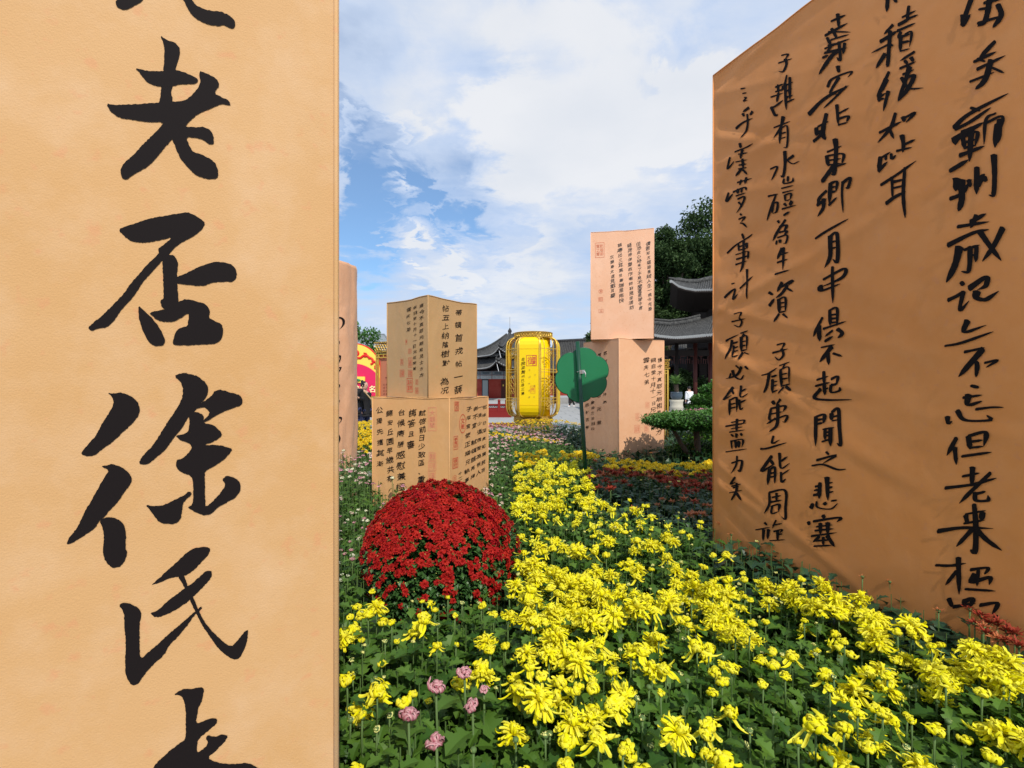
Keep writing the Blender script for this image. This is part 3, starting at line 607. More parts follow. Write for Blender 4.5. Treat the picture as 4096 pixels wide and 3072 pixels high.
# --- left stack: wide box below, narrow box above, both turned to show two faces
th = R(21.7); Zc = 3.8; s_ = .193 * Zc; Cn = Vector((-.1298 * Zc, Zc, 0)); uL = Vector((math.cos(th), -math.sin(th), 0))
broot, bf, binv = cloth_box('script_box', 'wide apricot cloth box with red seals, lower box of the left stack', 'box', Cn - uL * s_, uL, s_, s_, 0, 1.367, 'cloth_apricot',
                            f_front=creases(11, .003), f_right=creases(12, .003), res=(24, 40))
text_cols(broot, binv, bf[0], [("軾啓前日少致區、重煩", 1690, 1650, 1688, 1952, 33), ("誨答且審", 1650, 1650, 1644, 1778, 33), ("台候康勝感慰兼極", 1605, 1648, 1604, 1948, 34), ("歸安丘園早歲共有", 1560, 1652, 1560, 1915, 30), ("公獨先獲其漸", 1520, 1640, 1520, 1855, 29)])
text_cols(broot, binv, bf[1], [("子厚宮使正議兄執事", 1876, 1632, 1866, 1920, 24), ("十二月", 1840, 1893, 1842, 1935, 18), ("謝不宣 軾頓首再拜", 1902, 1632, 1890, 1905, 22), ("一見少道宿昔為恨人", 1920, 1628, 1913, 1890, 20), ("世緣已深未知果脱否", 1938, 1628, 1933, 1880, 18)])
text_seals(broot, binv, bf[0], [(1729, 1675, 33, 95, "大顧閣"), (1730, 1826, 28, 31, "靖題", dict(cols=2)), (1730, 1863, 31, 33, "張印", dict(cols=2)), (1728, 1903, 29, 36, "蔡印", dict(cols=2))], 'seal_pale')
text_seals(broot, binv, bf[1], [(1826, 1624, 17, 40, "趙氏", dict(t=.006)), (1851, 1694, 28, 82, "文徵", dict(rnd=True)), (1823, 1771, 18, 58, "季寓印"), (1821, 1852, 22, 48, "張珩", dict(t=.006)), (1818, 1915, 18, 34, "日", dict(rnd=True))], 'seal_red')
Zu = 3.877; tu = math.atan2(.0934 + .0, .109); tu = R(40.5); su = .1425 * Zu; Cu = Vector((-.1737 * Zu, Zu, 0)); uU = Vector((math.cos(tu), -math.sin(tu), 0))
uroot, uf, uinv = cloth_box('script_box', 'narrow tan cloth box with faded seals, standing on the wide apricot box', 'box', Cu - uU * su, uU, su, su, 1.369, 2.19, 'cloth_tan', f_front=creases(21, .002), f_right=creases(22, .003), res=(20, 30))
text_cols(uroot, uinv, uf[0], [("護今不真耶元期相見士方方", 1688, 1222, 1686, 1500, 19), ("親自愛十月十一日兄庭堅報", 1661, 1228, 1660, 1474, 17), ("雲夫七弟", 1635, 1236, 1634, 1318, 18)])
text_cols(uroot, uinv, uf[1], [("帯頓首戎帖一薛", 1834, 1248, 1834, 1558, 34), ("帖五上納陰樹對 為况", 1782, 1232, 1780, 1562, 32)])
text_seals(uroot, uinv, uf[0], [(1626, 1368, 7, 22, "甲"), (1640, 1404, 13, 20, "乙印"), (1608, 1448, 12, 25, "文印"), (1642, 1450, 16, 40, "山房印"), (1609, 1493, 18, 29, "黃氏", dict(cols=2)), (1642, 1493, 17, 28, "堂印", dict(cols=2)), (1640, 1540, 24, 56, "天府真賞", dict(cols=2)), (1668, 1528, 11, 20, "日"), (1668, 1562, 13, 24, "玉印")], 'seal_red')

# --- right stack
ph = R(27); Z2 = 7.0; s2 = .1244 * Z2; C2 = Vector((.2213 * Z2, Z2, 0)); u2 = Vector((math.cos(ph), math.sin(ph), 0)); b2 = Vector((-math.sin(ph), math.cos(ph), 0))
# its left face is the side that runs back from the near corner
sroot, sf, sinv = cloth_box('script_box', 'tall peach cloth box behind the green sign, lower box of the right stack', 'box', C2, u2, s2, s2, 0, 2.167, 'cloth_peach_low', f_front=creases(31, .004, 8), res=(24, 50))
text_cols(sroot, sinv, sf[0], [("護今不真耶元期相見士方方", 2640, 1440, 2636, 1728, 24), ("親自愛十月十一日兄庭堅報", 2614, 1440, 2613, 1712, 22), ("雲夫七弟", 2584, 1440, 2586, 1528, 24)])
text_cols(sroot, sinv, sf[3], [("雲軾不敢如侍奉", 2422, 1412, 2420, 1610, 18), ("惟聖聞慰元量", 2397, 1420, 2397, 1690, 18), ("衆竭力治田四", 2372, 1610, 2372, 1715, 16), ("感對否審", 2349, 1620, 2349, 1708, 15)])
text_seals(sroot, sinv, sf[0], [(2550, 1667, 14, 29, "文印"), (2549, 1716, 23, 33, "黃庭", dict(cols=2)), (2590, 1620, 15, 24, "印"), (2590, 1672, 17, 40, "山房印"), (2586, 1715, 16, 28, "堂印")], 'seal_pale')
fa = R(-12.5); Z3 = 7.04; s3 = .129 * Z3; RR = Vector((.2935 * Z3, Z3, 0)); u3 = Vector((math.cos(fa), math.sin(fa), 0))
troot, tf, tinv = cloth_box('script_box', 'upright pink cloth box with five columns of small writing, top of the right stack', 'box', RR - u3 * s3, u3, s3, s3, 2.169, 3.77, 'cloth_peach', f_front=creases(41, .0035, 8), res=(24, 36))
text_cols(troot, tinv, tf[0], [("債君知五蘊皆是賊人生一病今先差", 2592, 975, 2600, 1235, 19), ("但恐此心終未了不見不聞還是礙今君", 2555, 975, 2562, 1232, 19), ("疑我特佯聾故作嘲詩窮險怪須防", 2519, 980, 2526, 1230, 19), ("額癢出三耳莫放筆端風雨快", 2480, 980, 2487, 1202, 19), ("次韻秦太虛見戲耳聾", 2448, 1028, 2452, 1182, 19)], 'ink_faded')
text_seals(troot, tinv, tf[0], [(2399, 1000, 37, 63, "乾隆御覽之寶", dict(cols=2)), (2403, 1165, 18, 18, "宸", dict(rnd=True, t=.006)), (2403, 1197, 18, 17, "石渠", dict(cols=2, t=.006)), (2404, 1244, 20, 16, "玉")], 'seal_pale')

# --- tall cloth column at the left, half hidden by the near banner
def cloth_column():
    cx, cy, r0, h = -2.56, 6.35, .50, 3.04; n, m_ = 72, 90; rr = random.Random(5); L = [(rr.uniform(0, 6.3), rr.uniform(-2.2, 2.2), rr.uniform(.2, 1)) for _ in range(26)]
    def rad(a, z):
        s = 0
        for i, (p, q, am) in enumerate(L): s += am * math.sin((3 + i % 9) * 2 * a + q * z * 2.4 + p + 1.5 * math.sin(z * 3 + p)) ** 3
        return r0 + s * .0038
    mb = MB(); vs = [(rad(2 * math.pi * i / n, h * j / m_) * math.cos(2 * math.pi * i / n), rad(2 * math.pi * i / n, h * j / m_) * math.sin(2 * math.pi * i / n), h * j / m_) for j in range(m_ + 1) for i in range(n)]
    mb.add(vs, [(j * n + i, j * n + (i + 1) % n, (j + 1) * n + (i + 1) % n, (j + 1) * n + i) for j in range(m_) for i in range(n)] + [tuple(m_ * n + i for i in range(n))])
    root = empty('cloth_column', (cx, cy, 0), 0, 'tall round pillar wrapped in wrinkled peach cloth at the edge of the near banner', 'column')
    mb.build('wrapping', 'cloth_column', root, smooth=True)
    for x0, y0, pts in ((1352, 1262, "0,0 10,4 13,20 9,40 0,52"), (1350, 1420, "0,0 8,2 6,20 0,32"), (1350, 1470, "0,0 9,-2 5,12 0,20"), (1350, 1535, "0,0 5,10 0,20"), (1350, 1600, "0,0 4,6 0,14"), (1350, 1672, "0,0 10,3 9,16 0,28"), (1349, 1740, "0,0 5,20 0,44"), (1350, 1355, "0,0 4,12 0,22")):
        mb = MB(); P = catmull([tuple(map(float, q.split(','))) for q in pts.split()]); vs = []
        for i, p in enumerate(P):
            X = (x0 - 6 + p[0] - 2048) / F * 5.95; ang = -math.acos(max(-1, min(1, (X - cx) / (r0 + .012)))) ; z = CAMZ - (y0 + p[1] - 1550) / F * 5.9
            w = .013 * (1 if 0 < i < len(P) - 1 else .4)
            for sg in (-1, 1): a2 = ang + sg * w / r0; vs.append((math.cos(a2) * (rad(a2, z) + .006), math.sin(a2) * (rad(a2, z) + .006), z + sg * w * .6))
        mb.add(vs, [(2 * i, 2 * i + 1, 2 * i + 3, 2 * i + 2) for i in range(len(P) - 1)]); mb.build('brush_lettering', 'ink', root)
cloth_column()

# ------------------------------------------------------------------ ground
GY = 11.9           # far edge of the flower bed
def ground():
    V = []; T = []; n = 40
    xs = np.linspace(-400, 400, n); ys = np.linspace(-60, 700, n)
    for y in ys:
        for x in xs: V.append((x, y, -.02))
    for j in range(n - 1):
        for i in range(n - 1): a = j * n + i; T.append((a, a + 1, a + n + 1, a + n))
    o = link('ground', np_mesh('ground', V, T, ['paving'])); tag(o, kind='structure')
ground()
def soil():
    xs = np.linspace(-5.5, 6.5, 90); ys = np.linspace(.1, 12.4, 100); V = []; T = []
    for y in ys:
        for x in xs: V.append((x, y, .03 + .05 * math.sin(x * 7) * math.sin(y * 5.3) + rng.uniform(-.012, .012)))
    n = len(xs)
    for j in range(len(ys) - 1):
        for i in range(n - 1): a = j * n + i; T.append((a, a + 1, a + n + 1, a + n))
    tag(link('soil', np_mesh('soil', V, T, ['soil'], smooth=True)), kind='structure')
soil()

# ------------------------------------------------------------------ leaves
def leaf_shape(lod):
    if lod == 0:
        half = [(.0, .02), (.16, .05), (.22, .24), (.36, .34), (.40, .20), (.52, .24), (.60, .44), (.72, .38), (.74, .20), (.86, .22), (1.0, .0)]
    elif lod == 1: half = [(.0, .02), (.25, .28), (.42, .20), (.62, .40), (.78, .20), (1.0, .0)]
    else: half = [(0, .02), (.45, .34), (1.0, 0)]
    V = []; T = []; n = len(half)
    for x, y in half: V.append((x, 0, -.35 * x * x + .12 * x))
    for sg in (1, -1):
        b = len(V)
        for x, y in half: V.append((x, y * sg, -.35 * x * x + .12 * x + .35 * y))
        for i in range(n - 1):
            q = [(i, i + 1, b + i + 1), (i, b + i + 1, b + i)]
            for t in q: T.append(t if sg > 0 else (t[0], t[2], t[1]))
    V = np.array(V); T = [t for t in T if np.linalg.norm(np.cross(V[t[1]] - V[t[0]], V[t[2]] - V[t[0]])) > 1e-7]
    return V, np.array(T)
LEAF = [leaf_shape(i) for i in range(3)]

# ------------------------------------------------------------------ blooms
def petals(specs, seed, across=2, along=6):
    """specs: list of (count, start radius, start height, length, width, heading, [turns along the petal], jitter)"""
    r = np.random.default_rng(seed); V = []; T = []; PT = []; RN = []
    for cnt, r0, z0, L, W, th0, turns, jit in specs:
        for k in range(cnt):
            a = 2 * math.pi * (k + r.uniform(-.4, .4)) / cnt + r.uniform(0, .3); th = th0 + r.normal(0, jit); ll = L * r.uniform(.62, 1.22); ww = W * r.uniform(.8, 1.2)
            rad, z, lat = r0, z0, 0.0; sway = r.normal(0, .35); ds = ll / along; b = len(V); rn = r.uniform(0, 1); tw = r.normal(0, .35)
            for i in range(along + 1):
                s = i / along; wd = ww * (.55 + .55 * min(1, s * 2.5)) * (1 if s < .93 else .6); ca, sa = math.cos(a), math.sin(a)
                lat = sway * s * s * ll * .8; tt = tw * s; up = (-math.sin(th), math.cos(th))
                for q in range(across + 1):
                    o = (q / across - .5) * wd; cup = (abs(q / across - .5) * 2) ** 2 * wd * .30
                    rr_ = rad + up[0] * (cup + o * math.sin(tt)); zz = z + up[1] * (cup + o * math.sin(tt)); ll_ = lat + o * math.cos(tt)
                    V.append((rr_ * ca - ll_ * sa, rr_ * sa + ll_ * ca, zz)); PT.append(min(1, abs(q / across - .5) * 1.5 + .55 * s ** 3)); RN.append(rn)
                j = min(int(s * len(turns)), len(turns) - 1); th += turns[j] / along; rad += math.cos(th) * ds; z += math.sin(th) * ds
            for i in range(along):
                for q in range(across):
                    m_ = b + i * (across + 1) + q; T += [(m_, m_ + 1, m_ + across + 2), (m_, m_ + across + 2, m_ + across + 1)]
    return np.array(V), np.array(T), np.array(PT), np.array(RN)
def full_bloom(seed, across=2, along=8, f=1.0):
    r = np.random.default_rng(seed + 99); dr = r.uniform(.7, 1.2)
    return petals([(int(17 * f), .008, .004, .060, .0098, .45, [-2.0 * dr, -1.7, -.4, 4.5, 9.0], .3), (int(19 * f), .007, .010, .054, .0092, .75, [-2.2, -1.4, -.6, 4.0, 8.0], .3), (int(20 * f), .006, .015, .046, .0088, 1.05, [-1.6, -1.8, -1.4], .3),
                   (int(17 * f), .006, .018, .042, .0088, .8, [.9, 2.4, 3.4], .25), (int(10 * f), .003, .020, .032, .0085, 1.2, [.8, 1.8, 2.4], .2)], seed, across, along)
def mid_bloom(seed, across=2, along=6, f=1.0):
    r = np.random.default_rng(seed + 5)
    sp = [(int(19 * f), .006, .000, .050, .0105, -.2, [2.0, 4.0, 5.0], .22), (int(12 * f), .004, .006, .040, .0100, .3, [1.6, 3.4, 4.0], .2), (int(8 * f), .002, .010, .026, .010, 1.1, [1., 1.6, 2.], .2)]
    k = r.integers(0, 3)
    if k: sp.append((int((2 + 3 * k) * f) or 1, .006, .0, .052, .0115, .2, [-2.2, -1.6, 1.2, 3.6], .3))
    return petals(sp, seed, across, along)
def bud_bloom(seed, across=2, along=5, f=1.0):
    return petals([(int(17 * f), .003, .0, .034, .0088, -.45, [2.2, 4.6, 5.2], .1), (int(12 * f), .002, .004, .027, .0080, .2, [2.0, 4.0, 5.0], .1)], seed, across, along)
def daisy(seed, n=14, R0=.018, W=.006, along=2, rise=.2):
    return petals([(n, .004, .0, R0, W, rise, [-.8], .15), (n // 2 + 1, .003, .002, R0 * .6, W, rise + .5, [-.5], .15)], seed, 1, along)
def pompon(seed, n=16): return petals([(n, .004, 0, .02, .008, .3, [-.6, -.8], .2), (n, .003, .003, .017, .007, .9, [-.8, -.4], .2), (n // 2, .002, .005, .012, .006, 1.3, [0], .2)], seed, 1, 3)
def spider(seed): return petals([(16, .005, 0, .045, .0065, .25, [.4, -1.0, 1.5], .25), (14, .004, .004, .034, .0065, .8, [-.5, -.5], .25), (8, .002, .006, .02, .006, 1.2, [0], .2)], seed, 1, 4)

# ------------------------------------------------------------------ where things grow (bed coordinates in metres)
def in_quad(x, y, P, U, w, d, grow=.03):
    B = Vector((-U.y, U.x, 0)); q = Vector((x, y, 0)) - P; a = q.dot(U); b = q.dot(B); return -grow < a < w + grow and -grow < b < d + grow
MOUND = Vector((-.36, 2.38, 0)); MR = .374
def blocked(x, y):
    if in_quad(x, y, LP - LU * LW, LU, LW, .9, .02) or in_quad(x, y, RA, RU, RW, 1.6, .02): return True
    if in_quad(x, y, Cn - uL * s_, uL, s_, s_, .01) or in_quad(x, y, C2, u2, s2, s2, .01): return True
    if (x + 2.56) ** 2 + (y - 6.35) ** 2 < .53 ** 2 or ((x - MOUND.x) / MR) ** 2 + ((y - MOUND.y) / MR) ** 2 < 1.02 or x * x + y * y < .62 ** 2: return True
    return False
def g(u, v, cx, cy, rx, ry, rot=0):
    dx, dy = u - cx, v - cy; c, s = math.cos(rot), math.sin(rot); a, b = (dx * c + dy * s) / rx, (-dx * s + dy * c) / ry; return math.exp(-(a * a + b * b) ** 1.3)
YC = [(2190, 1925, 190, 90, .1, 1.), (2350, 1985, 110, 50, .3, .95), (2060, 2020, 110, 70, 0, .95), (2240, 2080, 150, 35, .1, .3), (2110, 2290, 50, 110, .2, .45), (2350, 2200, 230, 35, .25, .45),
      (2300, 2440, 260, 90, .25, 1.0), (2140, 2560, 120, 130, -.3, 1.0), (2270, 2700, 190, 190, 0, .85), (2330, 2950, 150, 190, 0, .8), (2640, 2200, 240, 50, .5, .42), (2760, 2290, 260, 65, .5, .6), (2650, 2440, 130, 70, 0, .5),
      (2850, 2420, 230, 70, .45, .6), (3180, 2330, 170, 70, .35, 1.0), (3420, 2430, 210, 80, .42, 1.0), (3600, 2560, 160, 70, .5, .9), (3500, 2700, 200, 60, .5, .55), (3790, 2760, 170, 60, .5, .7), (3960, 2720, 170, 100, .6, .95),
      (4050, 2930, 120, 60, .5, .7), (3750, 3010, 150, 50, .1, .5), (3450, 3040, 140, 50, 0, .5), (2950, 2640, 90, 70, 0, .35), (1450, 2500, 90, 90, 0, .5), (1560, 2530, 110, 60, 0, .45), (1830, 2390, 70, 50, 0, .6), (1880, 2470, 70, 50, 0, .5),
      (1600, 2450, 80, 40, 0, .5), (1440, 2650, 90, 60, 0, .4), (1660, 2980, 70, 80, 0, .5), (1860, 3040, 90, 50, 0, .6), (1930, 2740, 100, 60, .3, .45), (1470, 2330, 60, 60, 0, .45), (1380, 2870, 50, 60, 0, .5), (2060, 2880, 100, 90, .3, .4), (2500, 2700, 100, 110, 0, .3), (2740, 2800, 120, 70, .6, .45), (2700, 3040, 90, 40, 0, .3)]
def yellow_density(u, v):
    base = (.02 if u < 2050 and v < 2400 else .10 if u < 2050 else .09 if v < 2400 else .17 if v < 2500 else .13) if v > 2080 else .05
    return max([base] + [a * g(u, v, x, y, rx, ry, ro) for x, y, rx, ry, ro, a in YC])
def zone(u, v, x, y):
    """what is planted at a place of the bed"""
    if y > 11.45 and .3 < x + 2 : return 'gold_edge'
    if v < 2140 and u > 2335 + (v - 1840) * .35 and 1842 < v:
        if v < 1875 and u > 2440: return 'pompon_row'
        return 'wine' if v < 2010 + max(0, u - 2500) * .2 else 'yellow'
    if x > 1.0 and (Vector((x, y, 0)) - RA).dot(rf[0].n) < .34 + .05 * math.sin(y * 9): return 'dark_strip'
    if 1812 < v < 1846 and 2060 < u < 2440: return 'pompon_row'
    if v < 1850: 
        if u < 1560 and v < 1800: return 'pompon_left'
        if v < 1775 + 12 * math.sin(u / 60) and u < 2260: return 'pink_band'
        return 'pink' if v < 1765 or u < 2050 else 'green'
    if u < 1980 and v < 2030: return 'pink'
    if u < 1600 and v < 2300 + .2 * (1600 - u): return 'white_bud'
    if 1540 < u < 2020 and v < 2100: return 'white_bud'
    return 'yellow'

PL = {'leaf': [], 'leaf_dark': [], 'leaf_far': []}           # (x, y, z, size, yaw, pitch, rnd, lod)
STEMS = []; HEADS = []                                          # HEADS: kind, x, y, z, scale, tilt, yaw
def leaves_on(x, y, z1, z0, n, size, m, lod, spread=.02):
    a = rng.uniform(0, 6.28)
    for i in range(n):
        t = (i + rng.uniform(0, 1)) / n; a += 2.4 + rng.normal(0, .3); z = z1 - (z1 - z0) * t
        PL[m].append((x + math.cos(a) * spread * .3, y + math.sin(a) * spread * .3, z, size * (.62 + .55 * t ** .5) * rng.uniform(.75, 1.25), a, rng.normal(-.12, .38), rng.uniform(0, 1) * (1 - .3 * t), lod))
def grow():
    rows = []
    y = .72
    while y < GY:
        sp = .044 if y < 1.5 else .050 if y < 2.4 else .062 if y < 3.6 else .085 if y < 6 else .12 if y < 9 else .15
        x0 = -.37 * y - .45; x1 = min(1.12 * y + .3, 5.2) if y < 3.3 else .44 * y + .5
        x = x0
        while x < x1: rows.append((x + rng.uniform(-.5, .5) * sp, y + rng.uniform(-.5, .5) * sp, sp)); x += sp
        y += sp
    for x, y, sp in rows:
        if y < .6 or blocked(x, y): continue
        zt = .575 + .035 * math.sin(x * 3.1 + y) + .025 * math.sin(y * 4.3 + x * 2)
        u = 2048 + x / y * F; v = 1550 + (CAMZ - .6) / y * F; zn = zone(u, v, x, y); lod = 0 if y < 1.9 else 1 if y < 3.6 else 2
        gap = math.sin(x * 9.1 + 1.3) * math.sin(y * 8.3 + x * 3) 
        if zn == 'yellow' and gap > .93 and y < 2.4: continue
        m = 'leaf'; size = .070; H = zt
        if zn == 'yellow':
            d = yellow_density(u, v) * (.04 if (v < 2470 and 1370 < u < 2060) else 1); q = rng.uniform(); H = zt + rng.uniform(-.05, .05) + .03 * d - (.06 if v < 2480 and 1400 < u < 2060 else 0)
            p_full = d ** 1.3 * .60; p_mid = (.07 + .15 * min(1, d * 1.5)) * (.15 if v < 2470 and u < 2060 else 1); p_bud = .15 * (.4 if v < 2400 and u < 2060 else 1); near = min(1, 2.2 / y) ** .5
            if q < p_full: HEADS.append(('full', x, y, H + .015, rng.uniform(.60, .95), rng.normal(0, .38), rng.uniform(0, 6.28)))
            elif q < p_full + p_mid: HEADS.append(('mid', x, y, H + .02, rng.uniform(.5, 1.0), rng.normal(0, .3), rng.uniform(0, 6.28)))
            elif q < p_full + p_mid + p_bud: HEADS.append(('bud', x, y, H + .015, rng.uniform(.6, 1.1), rng.normal(0, .25), rng.uniform(0, 6.28)))
            elif q < p_full + p_mid + p_bud + .13: HEADS.append(('lime', x, y, H + .0, rng.uniform(.3, .5), rng.normal(0, .3), rng.uniform(0, 6.28)))
            else: H -= .035
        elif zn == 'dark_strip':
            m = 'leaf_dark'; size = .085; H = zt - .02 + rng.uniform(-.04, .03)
            if rng.uniform() < .035: HEADS.append(('lime', x, y, H + .02, .45, 0, 0))
            if rng.uniform() < .03: HEADS.append(('rust', x, y, H + .03, .45, .2, rng.uniform(0, 6)))
            if y < 1.75 and 1.62 < x / max(y, .1) * 1.75 and False: pass
        elif zn == 'wine':
            m = 'leaf_dark'; size = .07; H = zt - .02 + rng.uniform(-.03, .03); w = g(u, v, 2600, 1890, 260, 42, .05) + g(u, v, 2780, 1905, 120, 40) + g(u, v, 2420, 1935, 60, 25)
            if rng.uniform() < min(.8, w * .75) + .03: HEADS.append(('wine' if rng.uniform() < .8 else 'rust', x, y, H + .02, rng.uniform(.8, 1.3), rng.normal(0, .2), rng.uniform(0, 6)))
            elif rng.uniform() < .10: HEADS.append(('rust' if v > 1960 else 'lime', x, y, H + .01, rng.uniform(.5, .9), .1, rng.uniform(0, 6)))
        elif zn == 'pompon_row' or zn == 'pompon_left':
            m = 'leaf'; size = .05; H = zt + (-.02 if zn == 'pompon_row' else .0)
            c = .5 + .5 * math.sin(x * 7.3 + 1) * math.sin(x * 3.1 + y)
            if rng.uniform() < (.95 if zn == 'pompon_left' else .25 + 1.1 * c):
                for k in range(4): HEADS.append(('pompon', x + rng.uniform(-.05, .05), y + rng.uniform(-.05, .05), H + .03 * c + rng.uniform(-.015, .03), rng.uniform(.9, 1.4), rng.normal(0, .3), rng.uniform(0, 6)))
        elif zn == 'gold_edge':
            m = 'leaf_far'; size = .06; H = zt + .02
            for k in range(3): HEADS.append(('pompon', x + rng.uniform(-.06, .06), y + rng.uniform(-.06, .06), H + rng.uniform(-.02, .03), rng.uniform(.9, 1.3), .1, rng.uniform(0, 6)))
        elif zn == 'pink_band':
            m = 'leaf_far'; size = .05; H = zt + rng.uniform(-.03, .02)
            for k in range(2):
                if rng.uniform() < .75: c = math.sin(x * 2.3 + y * 1.7); HEADS.append(('pompon' if c > .82 else 'pink' if rng.uniform() < .35 else 'pale', x + rng.uniform(-.06, .06), y + rng.uniform(-.06, .06), H + .02, rng.uniform(.9, 1.4), rng.normal(0, .2), rng.uniform(0, 6)))
        elif zn == 'pink':
            m = 'leaf_far' if y > 5 else 'leaf'; size = .042; H = zt + rng.uniform(-.03, .05) + (.02 if y < 6 else 0)
            for k in range(2 if y > 4.5 else 1):
                q = rng.uniform()
                if q < .24: HEADS.append(('pale' if q < .14 else 'pink' if q < .20 else 'white', x + rng.uniform(-.05, .05), y + rng.uniform(-.05, .05), H + .015 + rng.uniform(0, .03), rng.uniform(.7, 1.35), rng.normal(0, .25), rng.uniform(0, 6)))
        elif zn == 'green':
            m = 'leaf'; size = .05; H = zt + rng.uniform(-.04, .03)
            if rng.uniform() < .12: HEADS.append(('pale' if rng.uniform() < .5 else 'lime', x, y, H + .015, rng.uniform(.6, 1.), 0, rng.uniform(0, 6)) if rng.uniform() < .6 else ('white', x, y, H + .01, .6, 0, 0))
        elif zn == 'white_bud':
            m = 'leaf'; size = .055; H = zt + rng.uniform(-.05, .04); q = rng.uniform()
            if q < .24: HEADS.append(('white' if q < .17 else 'pale', x, y, H + .02, rng.uniform(.45, .85), rng.normal(0, .25), rng.uniform(0, 6)))
            elif q < .42: HEADS.append(('mauve', x, y, H + .03, rng.uniform(.5, .7), 0, rng.uniform(0, 6)))
        nl = {0: 14, 1: 10, 2: 7}[lod]; leaves_on(x, y, H - .012, max(.16, H - .30), nl, size * (1.0 if lod < 2 else 1.5), m, lod)
        STEMS.append((x, y, H))
grow()
# the six striped mauve heads among the near yellow ones
MAUVE = [(1858, 2702, .60, 1.0, 'closed mauve chrysanthemum head, tallest stem, third yellow bud to its right'), (1744, 2762, .60, 1.08, 'large closed mauve chrysanthemum with pale stripes left of the tallest one'), (1634, 2875, .60, 1.15, 'widest pale striped mauve chrysanthemum, half open'),
         (1746, 2985, .58, 1.05, 'pinkish brown opening chrysanthemum low near the bottom edge'), (1890, 2832, .57, .9, 'mauve chrysanthemum half hidden behind a yellow bloom'), (1935, 2762, .57, .55, 'smallest pink chrysanthemum bud beside the drooping yellow bloom')]
MAUVE_L = ['closed mauve chrysanthemum head at the back of the near group, beside a yellow bud', 'round closed mauve chrysanthemum on the tallest bare stem, pale stripes', 'widest mauve striped chrysanthemum head, palest of the pink ones', 'brownish pink opening chrysanthemum, lowest of the pink ones', 'mauve chrysanthemum partly hidden behind a yellow bloom', 'smallest pink chrysanthemum bud of the near group']
MP = []
for (px, py, z, sc, _), lb in zip(MAUVE, MAUVE_L):
    r_ = ray(px, py); Y = (CAMZ - z - .06) / (-r_.z); MP.append((r_.x * Y, Y, z + .06, sc, lb))
HEADS = [h for h in HEADS if not any((h[1] - m_[0]) ** 2 + (h[2] - m_[1]) ** 2 < .065 ** 2 or (abs(h[1] - m_[0]) < .06 and -.28 < h[2] - m_[1] < 0 and h[0] in ('full', 'mid')) for m_ in MP)]

def bake_leaves():
    mats_mesh = {}
    for m, L in PL.items():
        if not L: continue
        A = np.array(L); Vs = []; Ts = []; rn = []; base = 0
        for lod in range(3):
            B = A[A[:, 7] == lod]
            if not len(B): continue
            V, T = LEAF[lod]; M = rotz(B[:, 4]) @ roty(-B[:, 5]) * B[:, 3][:, None, None]
            W, TT, _ = scatter(V, T, M, B[:, :3]); Vs.append(W); Ts.append(TT + base); rn.append(np.repeat(B[:, 6], len(V))); base += len(W)
        nm = {'leaf': 'foliage', 'leaf_dark': 'dark_foliage', 'leaf_far': 'far_foliage'}[m]
        lb = {'leaf': 'dense green lobed chrysanthemum leaves filling the flower bed', 'leaf_dark': 'darker large leaves beside the orange banner and in its shade', 'leaf_far': 'paler green foliage of the far part of the bed'}[m]
        o = link(nm, np_mesh(nm, np.concatenate(Vs), np.concatenate(Ts), [m], {'rnd': np.concatenate(rn)})); tag(o, lb, 'foliage', kind='stuff')
bake_leaves()
def bake_stems():
    A = np.array(STEMS); n = 4; V = [(math.cos(2 * math.pi * k / n), math.sin(2 * math.pi * k / n), z) for z in (0, 1) for k in range(n)]; T = []
    for k in range(n): T += [(k, (k + 1) % n, n + (k + 1) % n), (k, n + (k + 1) % n, n + k)]
    M = np.zeros((len(A), 3, 3)); M[:, 0, 0] = M[:, 1, 1] = .0018; M[:, 2, 2] = A[:, 2] - .04; lean = rng.normal(0, .02, (len(A), 2)); M[:, 0, 2] = 0; P = np.stack([A[:, 0], A[:, 1], np.full(len(A), .04)], 1)
    W, TT, _ = scatter(V, T, M, P); o = link('stems', np_mesh('stems', W, TT, ['stem'])); tag(o, 'thin upright green stems under the leaves of the flower bed', 'stems', kind='stuff')
bake_stems()

